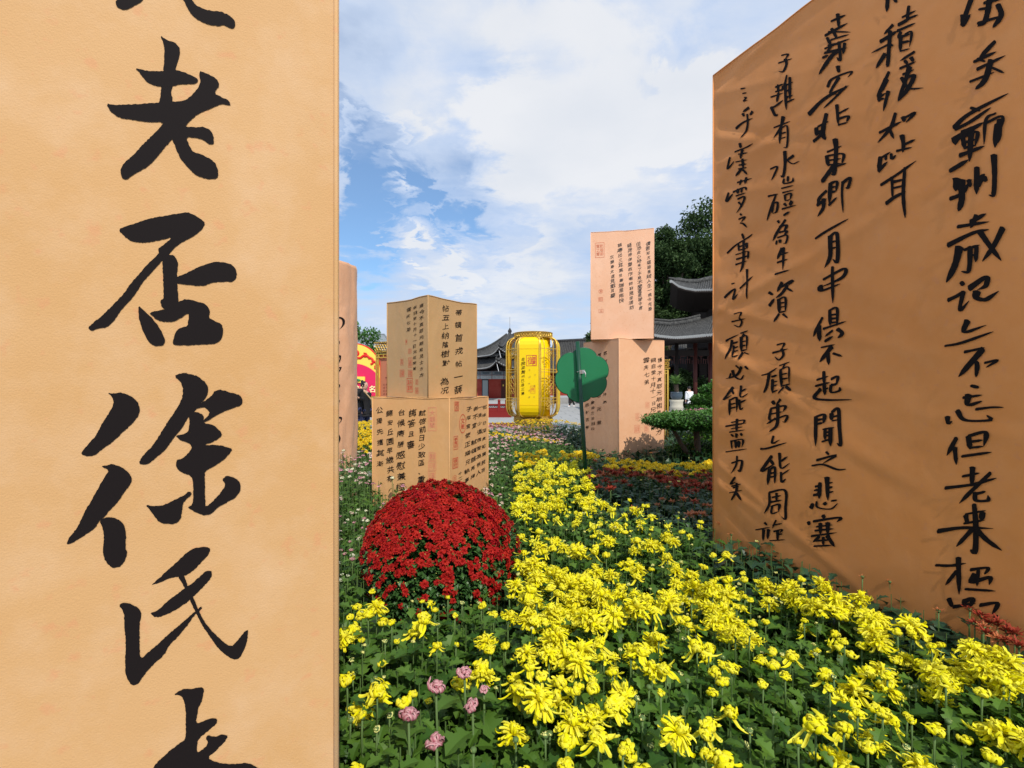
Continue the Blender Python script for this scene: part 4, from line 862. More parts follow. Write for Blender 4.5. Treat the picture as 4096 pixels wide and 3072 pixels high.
KINDS = {  # kind: (makers near, material, name, label, category, group, number built one by one)
 'full': ([full_bloom(i) for i in range(7)], 'petal_yellow', 'yellow_chrysanthemum', 'drooping open yellow chrysanthemum', 'chrysanthemum', 'open yellow chrysanthemums', 190),
 'mid': ([mid_bloom(20 + i) for i in range(7)], 'petal_yellow', 'yellow_chrysanthemum', 'half open yellow chrysanthemum', 'chrysanthemum', 'half open yellow chrysanthemums', 110),
 'bud': ([bud_bloom(40 + i) for i in range(4)], 'petal_yellow', 'yellow_flower_bud', 'tight round yellow bud', 'flower bud', 'round yellow buds', 150),
 'lime': ([bud_bloom(50 + i, 1, 4, .8) for i in range(2)], 'petal_lime', 'small_bud', 'tiny greenish bud', 'flower bud', 'tiny green buds', 60),
 'pale': ([daisy(60 + i) for i in range(3)], 'petal_pale', 'pale_pink_flower', 'small pale pink flower', 'flower', 'pale pink small flowers', 60),
 'pink': ([daisy(70 + i) for i in range(3)], 'petal_pink', 'pink_flower', 'small deep pink flower', 'flower', 'deep pink small flowers', 60),
 'white': ([bud_bloom(75 + i, 1, 4, .8) for i in range(2)], 'petal_white', 'white_bud', 'small creamy white bud', 'flower bud', 'creamy white buds', 100),
 'mauve': ([bud_bloom(80 + i) for i in range(2)], 'petal_mauve', 'mauve_bud', 'closed mauve bud', 'flower bud', 'closed mauve buds', 40),
 'wine': ([spider(90 + i) for i in range(3)], 'petal_wine', 'dark_red_chrysanthemum', 'dark red chrysanthemum', 'chrysanthemum', 'dark red chrysanthemums', 90),
 'rust': ([spider(95 + i) for i in range(2)], 'petal_rust', 'rusty_chrysanthemum', 'rusty orange chrysanthemum', 'chrysanthemum', 'rusty orange chrysanthemums', 50),
 'pompon': ([pompon(100 + i) for i in range(3)], 'petal_pompon', 'golden_flower', 'small golden flower', 'flower', 'small golden flowers', 100)}
# extra rusty and dark red heads by the foot of the big banner
for px, py, k, sc in ((3925, 2470, 'wine', 1.5), (3990, 2500, 'wine', 1.5), (4060, 2540, 'wine', 1.4), (3960, 2500, 'wine', 1.4), (4030, 2530, 'wine', 1.5), (3900, 2500, 'wine', 1.2), (3990, 2560, 'rust', 1.2), (4075, 2590, 'wine', 1.4), (3935, 2515, 'rust', 1.1), (3950, 2540, 'wine', 1.3), (4020, 2570, 'wine', 1.4), (3880, 2440, 'wine', 1.0), (3720, 2345, 'wine', 1.0), (3560, 2330, 'rust', .6), (3450, 2310, 'rust', .6), (2940, 2110, 'rust', .8), (3010, 2105, 'rust', .8), (2880, 2100, 'rust', 1.), (2925, 2140, 'rust', .7),
                      (2440, 1935, 'wine', 1.4), (2520, 1945, 'wine', 1.2), (2650, 2000, 'rust', 1.2), (2690, 2010, 'rust', 1.2), (2780, 2010, 'wine', 1.4), (2820, 2025, 'rust', 1.3)):
    r_ = ray(px, py); z = .61; Y = (CAMZ - z) / -r_.z; HEADS.append((k, r_.x * Y, Y, z, sc * .55, .15, random.uniform(0, 6)))
LOWK = {'full': [full_bloom(i, 1, 6, .72) for i in range(4)], 'mid': [mid_bloom(i + 9, 1, 5, .8) for i in range(4)], 'bud': [bud_bloom(3 + i, 1, 3, .6) for i in range(3)]}
def in_view(x, y, z):
    if y < .3: return False
    u = 2048 + x / y * F; v = 1550 + (CAMZ - z) / y * F
    if not (-40 < u < 4140 and v < 3140) or u < 1335: return False
    return not (u > 2840 and (Vector((x, y, 0)) - RA).dot(rf[0].n) < 0)
def head_mats(H):
    A = np.array([(h[1], h[2], h[3], h[4], h[5], h[6]) for h in H]); M = rotz(A[:, 5]) @ roty(A[:, 4]) @ rotz(A[:, 5] * 1.7) * A[:, 3][:, None, None]; return M, A[:, :3]
def where(x, y, z):
    u = 2048 + x / y * F; v = 1550 + (CAMZ - z) / y * F
    if u > 2840 and v < 2560 and (Vector((x, y, 0)) - RA).dot(rf[0].n) < .55: return 'near the foot of the orange banner, upper part' if v < 2330 else 'near the foot of the orange banner, lower part'
    if u > 3550: return 'in the lower right corner of the bed' if v > 2750 else 'in the thick band at the far right'
    if u > 3000: return 'low in the right half of the bed' if v > 2750 else 'in the thick band right of centre'
    if v < 2120: return 'behind the red mound, by the sign pole' if u > 2150 else 'behind and left of the red mound'
    if u < 1560: return 'beside the near tan banner, level with the mound' if v < 2420 else 'beside the near tan banner, below the mound' if v < 2760 else 'beside the near tan banner, at the bottom'
    if u < 2030: return 'in front of the red mound' if v < 2640 else 'around the mauve flower heads' if v < 2960 else 'at the bottom below the mauve heads'
    if u < 2450: return 'right beside the red mound' if v < 2400 else 'in the densest clump, its top' if v < 2620 else 'in the densest clump, its middle' if v < 2840 else 'in the densest clump, its bottom'
    if v < 2400: return 'in the middle of the bed, further back'
    return 'in the open middle of the bed' if v < 2740 else 'at the bottom centre of the bed'
def bake_heads():
    for kind, (shapes, m, name, label, cat, group, n_ind) in KINDS.items():
        H = [h for h in HEADS if h[0] == kind]; H.sort(key=lambda h: (not in_view(h[1], h[2], h[3]), h[2] / h[4]))
        near, rest = H[:n_ind], H[n_ind:]; n_v = sum(in_view(h[1], h[2], h[3]) for h in near); rest = near[n_v:] + rest; near = near[:n_v]
        mes = [np_mesh(name, V, T, [m], {'pt': pt, 'rnd': rn}, smooth=True) for V, T, pt, rn in shapes]
        protos = []
        for i, me in enumerate(mes):
            t = MB(); t.tube([(0, 0, -.12), (.002, 0, -.06), (0, 0, .002)], [.0021, .0021, .003], 6); t.lathe([(.0034, -.004), (.007, -.001), (.008, .004), (.005, .008)], n=8); sm = t.mesh('stem', True); sm.materials.append(MATS['stem']); protos.append(sm)
        M, P = head_mats(near) if near else ([], [])
        for i, h in enumerate(near):
            tl_ = {True: ', leaning left', False: ', leaning right'}[math.cos(h[6]) * h[5] < 0] if abs(h[5]) > .22 else ', facing up' if abs(h[5]) < .1 else ''
            wh = where(h[1], h[2], h[3]); root = empty(name, P[i], 0, label + tl_ + ', ' + wh, cat, group + ', ' + wh); o = link('flower_head', mes[i % len(mes)], root); o.matrix_local = Matrix(M[i].tolist()).to_4x4()
            s = link('stem', protos[i % len(protos)], root); s.rotation_euler.z = h[6]
        if rest:
            low = LOWK.get(kind) or shapes; Vs = []; Ts = []; pt = []; rn = []; base = 0; MM, PP = head_mats(rest)
            far = np.array([h[2] > 2.6 for h in rest])
            for li, (sh, sel) in enumerate([(s, (far | (kind not in LOWK)) & (np.arange(len(rest)) % len(low) == i)) for i, s in enumerate(low)] + ([(s, ~far & (np.arange(len(rest)) % len(shapes) == i)) for i, s in enumerate(shapes)] if kind in LOWK else [])):
                if not sel.any(): continue
                V, T, a, b = sh; W, TT, at_ = scatter(V, T, MM[sel], PP[sel], {'pt': a, 'rnd': b}); Vs.append(W); Ts.append(TT + base); pt.append(at_['pt']); rn.append(at_['rnd']); base += len(W)
            o = link(name + '_mass', np_mesh(name + '_mass', np.concatenate(Vs), np.concatenate(Ts), [m], {'pt': np.concatenate(pt), 'rnd': np.concatenate(rn)}, smooth=True)); tag(o, 'many more of the ' + group + ' further back in the bed', 'flowers', kind='stuff')
bake_heads()
def mauve_heads():
    mes = [np_mesh('flower_head', V, T, ['petal_mauve'], {'pt': pt, 'rnd': rn}, smooth=True) for V, T, pt, rn in (bud_bloom(201, 2, 7), bud_bloom(202, 2, 7), mid_bloom(203, 2, 7))]
    for i, (x, y, z, sc, lb) in enumerate(MP):
        root = empty('mauve_chrysanthemum', (x, y, z), 0, lb, 'chrysanthemum'); o = link('flower_head', mes[i % 2], root); o.scale = (sc * 1.1,) * 3; o.rotation_euler = (.15, .1 * i, i)
        t = MB(); t.tube([(0, .01, -.35), (.004, 0, -.15), (0, 0, .004)], [.0035, .003, .0032], 8); t.build('stem', 'stem', root, True)
        V, T = LEAF[0]
        for k in range(4):
            le = link('leaf', np_mesh('leaf', V * .09, T, ['leaf'], {'rnd': np.full(len(V), .6)}), root); le.location = (0, 0, -.06 - .04 * k); le.rotation_euler = (0, -.1, 2.3 * k + i)
mauve_heads()

# ------------------------------------------------------------------ the red mound
def mound():
    root = empty('red_flower_mound', (MOUND.x, MOUND.y, 0), 0, 'big dome of small red chrysanthemums, thick with flowers on top and leafy below', 'flower mound')
    cz = .615; rz_ = .35; rzl = .31
    def surf(a, el, s=1.0):
        k = 1 + .03 * math.sin(3 * a + 1) + .022 * math.sin(5 * a + 4 * el) + .016 * math.sin(11 * a + 7 * el) + .012 * math.sin(17 * a - 12 * el); c = math.cos(el)
        return Vector((MR * c * math.cos(a) * s * k, MR * c * math.sin(a) * s * k, cz + (rz_ if el > 0 else rzl) * math.sin(el) * s * k))
    mb = MB(); mb.tube([(0, 0, 0), (.01, 0, .2), (0, .01, .45)], [.03, .025, .01], 8)
    for i in range(14):
        a = i * 2.4; p = surf(a, rng.uniform(-.3, 1.2), .85); mb.tube([(0, 0, .12), tuple(p * .5 + Vector((0, 0, .1))), tuple(p)], [.012, .008, .003], 5)
    mb.build('branches', 'bark', root)
    N = 15000; a = rng.uniform(0, 2 * math.pi, N); s = rng.uniform(-.75, 1, N); el = np.arcsin(s); dep = rng.uniform(.80, .985, N) ** 1
    P = np.array([surf(x, y, d) for x, y, d in zip(a, el, dep)]); V, T = LEAF[1]; sz = rng.uniform(.018, .032, N)
    M = rotz(a + rng.normal(0, .9, N)) @ roty(-(el * .6) + rng.normal(0, .6, N)) * sz[:, None, None]
    W, TT, _ = scatter(V, T, M, P); o = link('foliage', np_mesh('foliage', W, TT, ['leaf_mound'], {'rnd': np.repeat(rng.uniform(0, 1, N), len(V))}), root); tag(o, kind='stuff')
    mb = MB(); core = [tuple(surf(2 * math.pi * i / 24, -1.2 + 2.75 * j / 12, .78)) for j in range(13) for i in range(24)]; mb.add(core, [(j * 24 + i, j * 24 + (i + 1) % 24, (j + 1) * 24 + (i + 1) % 24, (j + 1) * 24 + i) for j in range(12) for i in range(24)]); mb.build('inner_shade', 'shade_black', root, True)
    shapes = [petals([(13, .004, 0, .017, .0085, .25, [-.7], .15), (11, .003, .002, .013, .0075, .65, [-.4], .15), (8, .002, .004, .008, .006, 1.1, [0], .2)], 300 + i, 1, 2) for i in range(4)]
    mes = [np_mesh('flower', v, t, ['petal_red'], {'pt': p * .4, 'rnd': r}, smooth=True) for v, t, p, r in shapes]
    H = []; tries = 0
    while len(H) < 1900 and tries < 60000:
        tries += 1; a0 = rng.uniform(0, 2 * math.pi); s0 = rng.uniform(-.72, 1); e0 = math.asin(s0)
        cl = .5 + .5 * math.sin(a0 * 5 + s0 * 6) * math.sin(a0 * 3.1 - s0 * 9 + 1); p = 1.0 if s0 > .66 else (.8 * cl + .25 if s0 > .42 else .42 * cl + .04 if s0 > .15 else .16 * cl + .02)
        left = math.cos(a0 - math.pi) * .5 + .5
        if s0 > .1: p = min(1, p * (.85 + .5 * left))
        if rng.uniform() > p: continue
        q = surf(a0, e0, 1.0 + rng.uniform(-.015, .02)); mind = .0145 if s0 > .4 else .018
        if any((q - h[0]).length < mind for h in H[-400:]): continue
        H.append((q, a0, e0))
    H.sort(key=lambda h: (h[0] + Vector((MOUND.x, MOUND.y, 0)) - Vector((0, 0, CAMZ))).length)
    Ms = []; Ps = []
    for i, (q, a0, e0) in enumerate(H):
        n = Vector((math.cos(a0) * math.cos(e0), math.sin(a0) * math.cos(e0), math.sin(e0) + .35)).normalized(); Mx = n.to_track_quat('Z', 'Y').to_matrix() @ Matrix.Rotation(random.uniform(0, 6), 3, 'Z') @ Matrix.Rotation(random.gauss(0, .25), 3, 'X') * random.uniform(.6, 1.05)
        if i < 290: o = link('flower', mes[i % 4], root); o.matrix_local = Matrix.Translation(q) @ Mx.to_4x4()
        else: Ms.append(np.array(Mx)); Ps.append(tuple(q))
    v, t, p, r = shapes[0]; W, TT, at_ = scatter(v, t, np.array(Ms), np.array(Ps), {'pt': p * .4}); o = link('flowers_beyond', np_mesh('flowers_beyond', W, TT, ['petal_red'], {'pt': at_['pt'], 'rnd': np.repeat(rng.uniform(0, 1, len(Ps)), len(v))}, smooth=True), root); tag(o, kind='stuff')
    N = 420; v, t, p, r = bud_bloom(400, 1, 2, .5); a = rng.uniform(0, 6.28, N); el = np.arcsin(rng.uniform(-.5, 1, N)); P = np.array([surf(x, y, 1.0) for x, y in zip(a, el)])
    W, TT, at_ = scatter(v, t, rotz(a) * rng.uniform(.14, .26, N)[:, None, None], P, {'pt': p}); o = link('buds', np_mesh('buds', W, TT, ['petal_lime'], {'pt': at_['pt']}), root); tag(o, kind='stuff')
mound()

# ------------------------------------------------------------------ paving slabs of the plaza behind the bed
def slabs():
    V = []; b = MB()
    base = {}
    for m in ('slab', 'slab_dark'):
        q = MB(); q.box((0, 0, -.012), (1.17, 1.17, .03)); me = q.mesh('paving_slab'); me.materials.append(MATS[m]); base[m] = me
    pl = tag(empty('plaza_paving', (0, 18, 0)), 'pale grey stone slabs of the plaza behind the flower bed', kind='structure'); n = 0; far = []
    for j in range(26):
        y = 13.0 + j * 1.2
        for i in range(-26, 26):
            x = i * 1.2 + (.6 if j % 2 else 0); u = 2048 + x / y * F
            vis = (1410 < u < 1560) or (1900 < u < 2360) or (2640 < u < 2860)
            if not vis and abs(x) > 9: continue
            z = rng.uniform(-.003, .003)
            if vis and n < 298: o = link('paving_slab', base['slab' if rng.uniform() < .7 else 'slab_dark'], pl, loc=(x, y - 18, z)); n += 1
            else: far.append((x, y, z))
    A = np.array(far); q = MB(); q.box((0, 0, -.012), (1.17, 1.17, .03)); Vb = np.array(q.v); Tb = np.array(q.f)
    W, TT, _ = scatter(Vb, Tb, np.tile(np.eye(3), (len(A), 1, 1)), A - np.array([0, 18, 0])); o = link('paving_slabs_beyond', np_mesh('paving_slabs_beyond', W, TT, ['slab']), pl); tag(o, kind='stuff')
slabs()
def bed_edge():
    t = tag(empty('bed_kerb', (0, 12.45, 0)), 'low stone kerb along the far edge of the flower bed', 'kerb')
    for i in range(-6, 7):
        m = MB(); m.box((i * 1.0, 0, .05), (.985, .16, .14)); m.build('kerb_stone', 'stone_white', t)
bed_edge()

# ------------------------------------------------------------------ green flower-shaped sign seen from behind, on a leaning pole
def sign():
    Y = 4.8; top = at(2310, 1366, Y); bot = at(2343, 1900, Y); d = (top - bot).normalized(); bot2 = bot - d * (bot.z / d.z)
    root = empty('flower_sign', bot2, 0, 'green scalloped sign board seen from behind on a leaning dark green pole', 'sign'); inv = -bot2
    m = MB(); m.tube([bot2 + inv, top + inv], .0205, 16); m.build('pole', 'pole_green', root, True)
    c = at(2327, 1500, Y + .075); n = 96; poly = []
    for i in range(n):
        a = 2 * math.pi * i / n; q = abs(math.sin((a + R(8)) * 3)) ** .55; r = .232 + .042 * q; poly.append((r * math.cos(a), r * math.sin(a)))
    tl = R(-4); place = lambda u, v, w: c + inv + Vector((u, -w * math.cos(tl) + v * math.sin(tl) * .6, v * math.cos(tl) + w * math.sin(tl)))
    m = MB().use('sign_green'); m.prism(poly, place, .016); m.build('board', None, root)
    rim = [place(x * 1.004, y * 1.004, .002) for x, y in poly]; m = MB(); m.tube(rim + [rim[0]], .007, 6, False); m.build('rim', 'pole_green', root, True)
    q = at(2322, 1487, Y) + inv; m = MB(); m.tube([q + Vector((0, 0, -.004)) - d * .016, q + d * .016], .0245, 16); m.box((q.x + .028, q.y - .012, q.z), (.022, .012, .036)); m.build('clamp', 'steel', root)
    for s in (-1, 1): m = MB(); m.tube([q + Vector((s * .03, -.03, 0)), q + Vector((s * .03, .07, 0))], .005, 8); m.build('bolt', 'steel', root)
    m = MB(); m.tube([q + Vector((.036, -.03, .005)), q + Vector((.046, -.032, -.02)), q + Vector((.044, -.03, -.055))], .004, 6); m.build('cable_tie', 'white', root, True)
sign()

# ------------------------------------------------------------------ the yellow lantern
def lantern():
    Y = 13.0; c = Vector(((2133 - 2048) / F * Y, Y, 0)); root = empty('palace_lantern', c, 0, 'giant yellow eight-sided lantern with gold lattice and gold rings on the plaza', 'lantern')
    m = MB(); m.lathe([(.50, 2.755), (.52, 2.76), (.52, 2.775), (.505, 2.78), (.505, 2.885), (.52, 2.89), (.52, 2.91), (.49, 2.912), (.30, 2.915)], n=48); m.build('top_ring', 'gold_relief', root, True)
    rings = MB()
    for i in range(40):
        a = 2 * math.pi * i / 40; cc = Vector((math.cos(a) * .512, math.sin(a) * .512, 2.832)); t = Vector((-math.sin(a), math.cos(a), 0)); P = [cc + t * .038 * math.cos(k) + Vector((0, 0, .042 * math.sin(k))) for k in np.linspace(0, 2 * math.pi, 9)]; rings.tube(P, .007, 4, False)
    o = rings.build('ring_relief', 'gold', root); tag(o, kind='stuff')
    m = MB(); m.lathe([(.54, .0), (.54, .42), (.52, .45), (.50, .50), (.52, .66), (.47, .70), (.455, .70)], n=48); m.build('base_ring', 'gold_relief', root, True)
    rings = MB()
    for i in range(36):
        a = 2 * math.pi * i / 36; cc = Vector((math.cos(a) * .522, math.sin(a) * .522, .58)); t = Vector((-math.sin(a), math.cos(a), 0)); P = [cc + t * .042 * math.cos(k) + Vector((0, 0, .05 * math.sin(k))) for k in np.linspace(0, 2 * math.pi, 9)]; rings.tube(P, .007, 4, False)
    o = rings.build('base_relief', 'gold', root); tag(o, kind='stuff')
    m = MB(); m.lathe([(.455, .6), (.455, 2.8)], n=40); m.build('inner_tube', 'lantern_yellow', root, True)
    prof = [(.44, 2.765), (.53, 2.75), (.60, 2.71), (.65, 2.64), (.675, 2.55), (.68, 2.45), (.68, 1.0), (.675, .92), (.65, .82), (.60, .74), (.53, .695), (.44, .68)]
    def side(al):
        n = Vector((math.sin(al), -math.cos(al), 0)); t = Vector((math.cos(al), math.sin(al), 0)); return n, t
    for k in range(8):
        al = R(-11.5 + 45 * k); n, t = side(al); hw = .262
        if k % 2 == 0:
            m = MB().use('lantern_yellow'); vs = [n * r + t * s * hw + Vector((0, 0, z)) for r, z in prof for s in (-1, 1)]; N_ = len(prof)
            m.add(vs, [(2 * i, 2 * i + 1, 2 * i + 3, 2 * i + 2)[::-1] for i in range(N_ - 1)]); vs2 = [v - n * .03 for v in vs]; m.add(vs2, [(2 * i, 2 * i + 1, 2 * i + 3, 2 * i + 2) for i in range(N_ - 1)])
            m.build('yellow_panel', None, root, False)
            m = MB()
            for z in (2.44, 1.0): m.tube([n * .682 + t * -hw + Vector((0, 0, z)), n * .682 + t * hw + Vector((0, 0, z))], .004, 4)
            m.build('panel_seam', 'lantern_amber', root)
        else:
            for s in (-.55, .55):
                m = MB(); m.tube([n * r + t * s * hw + Vector((0, 0, z)) for r, z in prof], .011, 6); m.build('rib', 'gold', root, True)
            for z in (2.45, 1.92, 1.85, 1.18, 1.10):
                m = MB(); m.tube([n * .68 + t * -hw + Vector((0, 0, z)), n * .68 + t * hw + Vector((0, 0, z))], .009, 6); m.build('crossbar', 'gold', root)
            m = MB()
            for z0, sc in ((2.34, .75), (1.52, 1.25), (1.02, .75)):
                for dx, dz, r in ((0, 0, .05), (.06, .05, .038), (-.06, .05, .038), (.06, -.05, .038), (-.06, -.05, .038), (0, .11, .042), (0, -.11, .042), (.10, 0, .03), (-.10, 0, .03), (.04, .16, .03), (-.04, .16, .03), (.04, -.16, .03), (-.04, -.16, .03)):
                    cc = n * .675 + t * dx * sc + Vector((0, 0, z0 + dz * sc)); m.tube([cc + t * r * sc * math.cos(a) + Vector((0, 0, r * sc * math.sin(a))) for a in np.linspace(0, 2 * math.pi, 11)], .0065, 4, False)
            o = m.build('scroll_ornament', 'gold', root, True); tag(o, kind='stuff')
        for s in (-1, 1):
            m = MB(); m.tube([n * (r + .004) + t * s * hw + Vector((0, 0, z)) for r, z in prof], .016, 6); m.build('corner_rib', 'gold', root, True)
    n, t = side(R(-11.5)); fr = Frame(c + n * .68 - t * .262 + Vector((0, 0, 1.0)), t, .524, 1.45); inv = Matrix.Translation(-c)
    fr.n = n
    mb = MB(); column(mb, fr, "自我来黄州已過三寒", 2092, 1437, 2091, 1574, 17, .004); ink_part(root, inv, 'lettering', mb, 'ink')
    mb = MB(); seal(mb, fr, 2126, 1442, 42, 44, "御", .004, t=.012); seal(mb, fr, 2137, 1442, 15, 40, "印章", .005, t=.008); seal(mb, fr, 2131, 1558, 20, 30, "州", .004, t=.006); ink_part(root, inv, 'seal_print', mb, 'seal_red')
    mb = MB(); column(mb, fr, "之公今河海", 2118, 1480, 2116, 1590, 10, .004); column(mb, fr, "三月已", 2140, 1500, 2136, 1588, 9, .004); ink_part(root, inv, 'lettering', mb, 'gold_relief')
lantern()

# ------------------------------------------------------------------ people
def person(name, loc, rz, h, label, top='coat_black', legs='denim', shoes='white', pose='stand', bag=False, mask=False, long_hair=False, bun=False, coat_len=.52):
    root = empty(name, loc, rz, label, 'person'); k = h / 1.62
    def V_(*p): return tuple(q * k for q in p)
    arm = .0 if pose != 'phone' else 1
    # body: pelvis root
    vs = [(0, 0, .86), (0, 0, 1.02), (0, -.01, 1.20), (0, 0, 1.33), (0, -.005, 1.40), (0, -.01, 1.46), (0, -.01, 1.54), (.16, 0, 1.30), (.19, .0, 1.06), (.19, -.03, .84), (-.16, 0, 1.30), (-.19, 0, 1.06), (-.17, -.03, .84), (.09, 0, .80), (.10, -.02, .45), (.10, .0, .08), (.10, -.12, .04), (-.09, 0, .80), (-.10, .03, .45), (-.10, .06, .08), (-.10, -.06, .04)]
    if arm: vs[8] = (.20, -.02, 1.08); vs[9] = (.10, -.22, 1.14)
    if pose == 'walk': vs[14] = (.09, -.12, .46); vs[15] = (.09, -.20, .10); vs[16] = (.09, -.32, .06); vs[18] = (-.09, .12, .46); vs[19] = (-.09, .28, .12); vs[20] = (-.09, .18, .05)
    es = [(0, 1), (1, 2), (2, 3), (3, 4), (4, 5), (5, 6), (3, 7), (7, 8), (8, 9), (3, 10), (10, 11), (11, 12), (0, 13), (13, 14), (14, 15), (15, 16), (0, 17), (17, 18), (18, 19), (19, 20)]
    rad = [.12, .11, .13, .10, .05, .055, .085, .05, .038, .028, .05, .038, .028, .08, .055, .036, .03, .08, .055, .036, .03]
    skin_mesh('body', [V_(*v) for v in vs], es, [r * k for r in rad], 'skin', root)
    cz = vs[0][2]; co = [(0, 0, cz + .0), (0, 0, 1.05), (0, -.01, 1.20), (0, 0, 1.32), (0, 0, 1.37), (.165, 0, 1.29), vs[8], tuple(np.array(vs[8]) * .15 + np.array(vs[9]) * .85), (-.165, 0, 1.29), vs[11], tuple(np.array(vs[11]) * .15 + np.array(vs[12]) * .85), (0, 0, cz - .10 if coat_len > .4 else cz - .02)]
    skin_mesh('coat', [V_(*v) for v in co], [(0, 1), (1, 2), (2, 3), (3, 4), (3, 5), (5, 6), (6, 7), (3, 8), (8, 9), (9, 10), (0, 11)], [r * k for r in (.17, .155, .165, .14, .075, .085, .066, .055, .085, .066, .055, .17)], top, root)
    tr = [(0, 0, .88), vs[13], vs[14], vs[15], vs[17], vs[18], vs[19]]; tr[3] = tuple(np.array(tr[3]) + np.array([0, 0, .0])); skin_mesh('trousers', [V_(*v) for v in tr], [(0, 1), (1, 2), (2, 3), (0, 4), (4, 5), (5, 6)], [r * k for r in (.13, .10, .078, .07, .10, .078, .07)], legs, root)
    for a, b in ((15, 16), (19, 20)):
        m = MB(); p, q = Vector(V_(*vs[a])), Vector(V_(*vs[b])); p.z = q.z = .035 + min(vs[a][2], .1) * .2; m.tube([p + (p - q).normalized() * .04, p, q, q + (q - p).normalized() * .03], [.028, .045, .042, .02], 8); m.build('shoe', shoes, root, True)
    hd = Vector(V_(0, -.012, 1.515)); m = MB(); m.lathe([(.02, -.115), (.055, -.10), (.07, -.05), (.078, 0), (.076, .05), (.055, .09), (.02, .108)], hd, 16, sy=1.15); m.tube([hd + Vector((0, -.085, .01)), hd + Vector((0, -.105, -.025))], [.009, .013], 6)
    for s in (-1, 1): m.tube([hd + Vector((s * .078, 0, .02)), hd + Vector((s * .086, .012, -.02))], [.014, .010], 6)
    m.build('head', 'skin', root, True)
    m = MB()
    for s in (-1, 1): m.box((hd.x + s * .03, hd.y - .084, hd.z + .02), (.022, .008, .008))
    m.build('eyes', 'hair', root)
    m = MB(); m.box((hd.x, hd.y - .086, hd.z - .055), (.036, .008, .008)); m.build('mouth', 'petal_mauve', root)
    m = MB(); m.lathe([(.088, -.02), (.092, .03), (.082, .08), (.05, .115), (.015, .125)], hd + Vector((0, .022, 0)), 16, sy=1.08)
    if long_hair: m.lathe([(.05, -.17), (.07, -.12), (.088, -.04), (.09, .02)], hd + Vector((0, .035, 0)), 16, sy=.8)
    if bun: m.lathe([(.01, -.04), (.038, -.02), (.042, .01), (.02, .04)], hd + Vector((0, .08, .115)), 12)
    m.build('hair', 'hair', root, True)
    if mask: m = MB(); m.lathe([(.058, -.115), (.076, -.06), (.084, -.01)], hd + Vector((0, -.012, 0)), 16, caps=False, sy=1.12); m.build('face_mask', 'coat_black', root, True)
    for wi, el in ((9, 8), (12, 11)):
        w = Vector(V_(*vs[wi])); dr = (w - Vector(V_(*vs[el]))).normalized(); sd = 1 if wi == 9 else -1; m = MB(); m.tube([w - dr * .01, w + dr * .04, w + dr * .08], [.024, .034, .03], 8); m.build('palm', 'skin', root, True)
        side = Vector((0, 1, 0)) if abs(dr.z) > .7 else Vector((0, 0, 1))
        for f in range(4):
            b = w + dr * .078 + side * (.024 - .016 * f); L = (.055, .065, .06, .046)[f]; inn = Vector((-sd, 0, 0)); m = MB(); m.tube([b, b + dr * L * .5 + inn * .006, b + dr * L * .85 + inn * .02], [.0085, .008, .0065], 6); m.build('finger', 'skin', root, True)
        m = MB(); b = w + dr * .03 - side * -.026; m.tube([b, b + side * .02 + dr * .025, b + side * .022 + dr * .05], [.011, .0095, .008], 6); m.build('thumb', 'skin', root, True)
    if bag:
        m = MB(); m.tube([Vector(V_(-.13, -.1, 1.36)), Vector(V_(.04, -.19, 1.15)), Vector(V_(.20, -.10, .90))], .018, 6); m.build('bag_strap', 'strap_tan', root)
        m = MB(); m.box(V_(.22, -.08, .78), (.10, .24, .26), .2, .85); m.build('shoulder_bag', 'hair', root)
    return root
P1 = at(1452, 1550, 13.0); p_b = person('person', (P1.x + .02, 13.05, 0), R(70), 1.60, 'person with hair in a bun and shoulder bag, black coat and jeans, facing right', bag=True, bun=True, coat_len=.6)
P2 = at(1416, 1550, 12.6); person('person', (P2.x, 12.6, 0), R(12), 1.70, 'person in black coat and dark mask looking past the peach cloth pillar', mask=True, long_hair=True, pose='phone', coat_len=.6)
P3 = at(2286, 1550, 36.0); person('person', (P3.x, 36.0, 0), R(-70), 1.68, 'person in grey jacket and black trousers walking on the plaza behind the sign', top='cloth_grey', legs='coat_black', pose='walk')
P4 = at(2757, 1550, 25.5); person('person', (P4.x, 25.5, -.02), R(190), 1.52, 'person in a white top sitting out in front of the dark hall', top='white', legs='coat_black', shoes='coat_black')

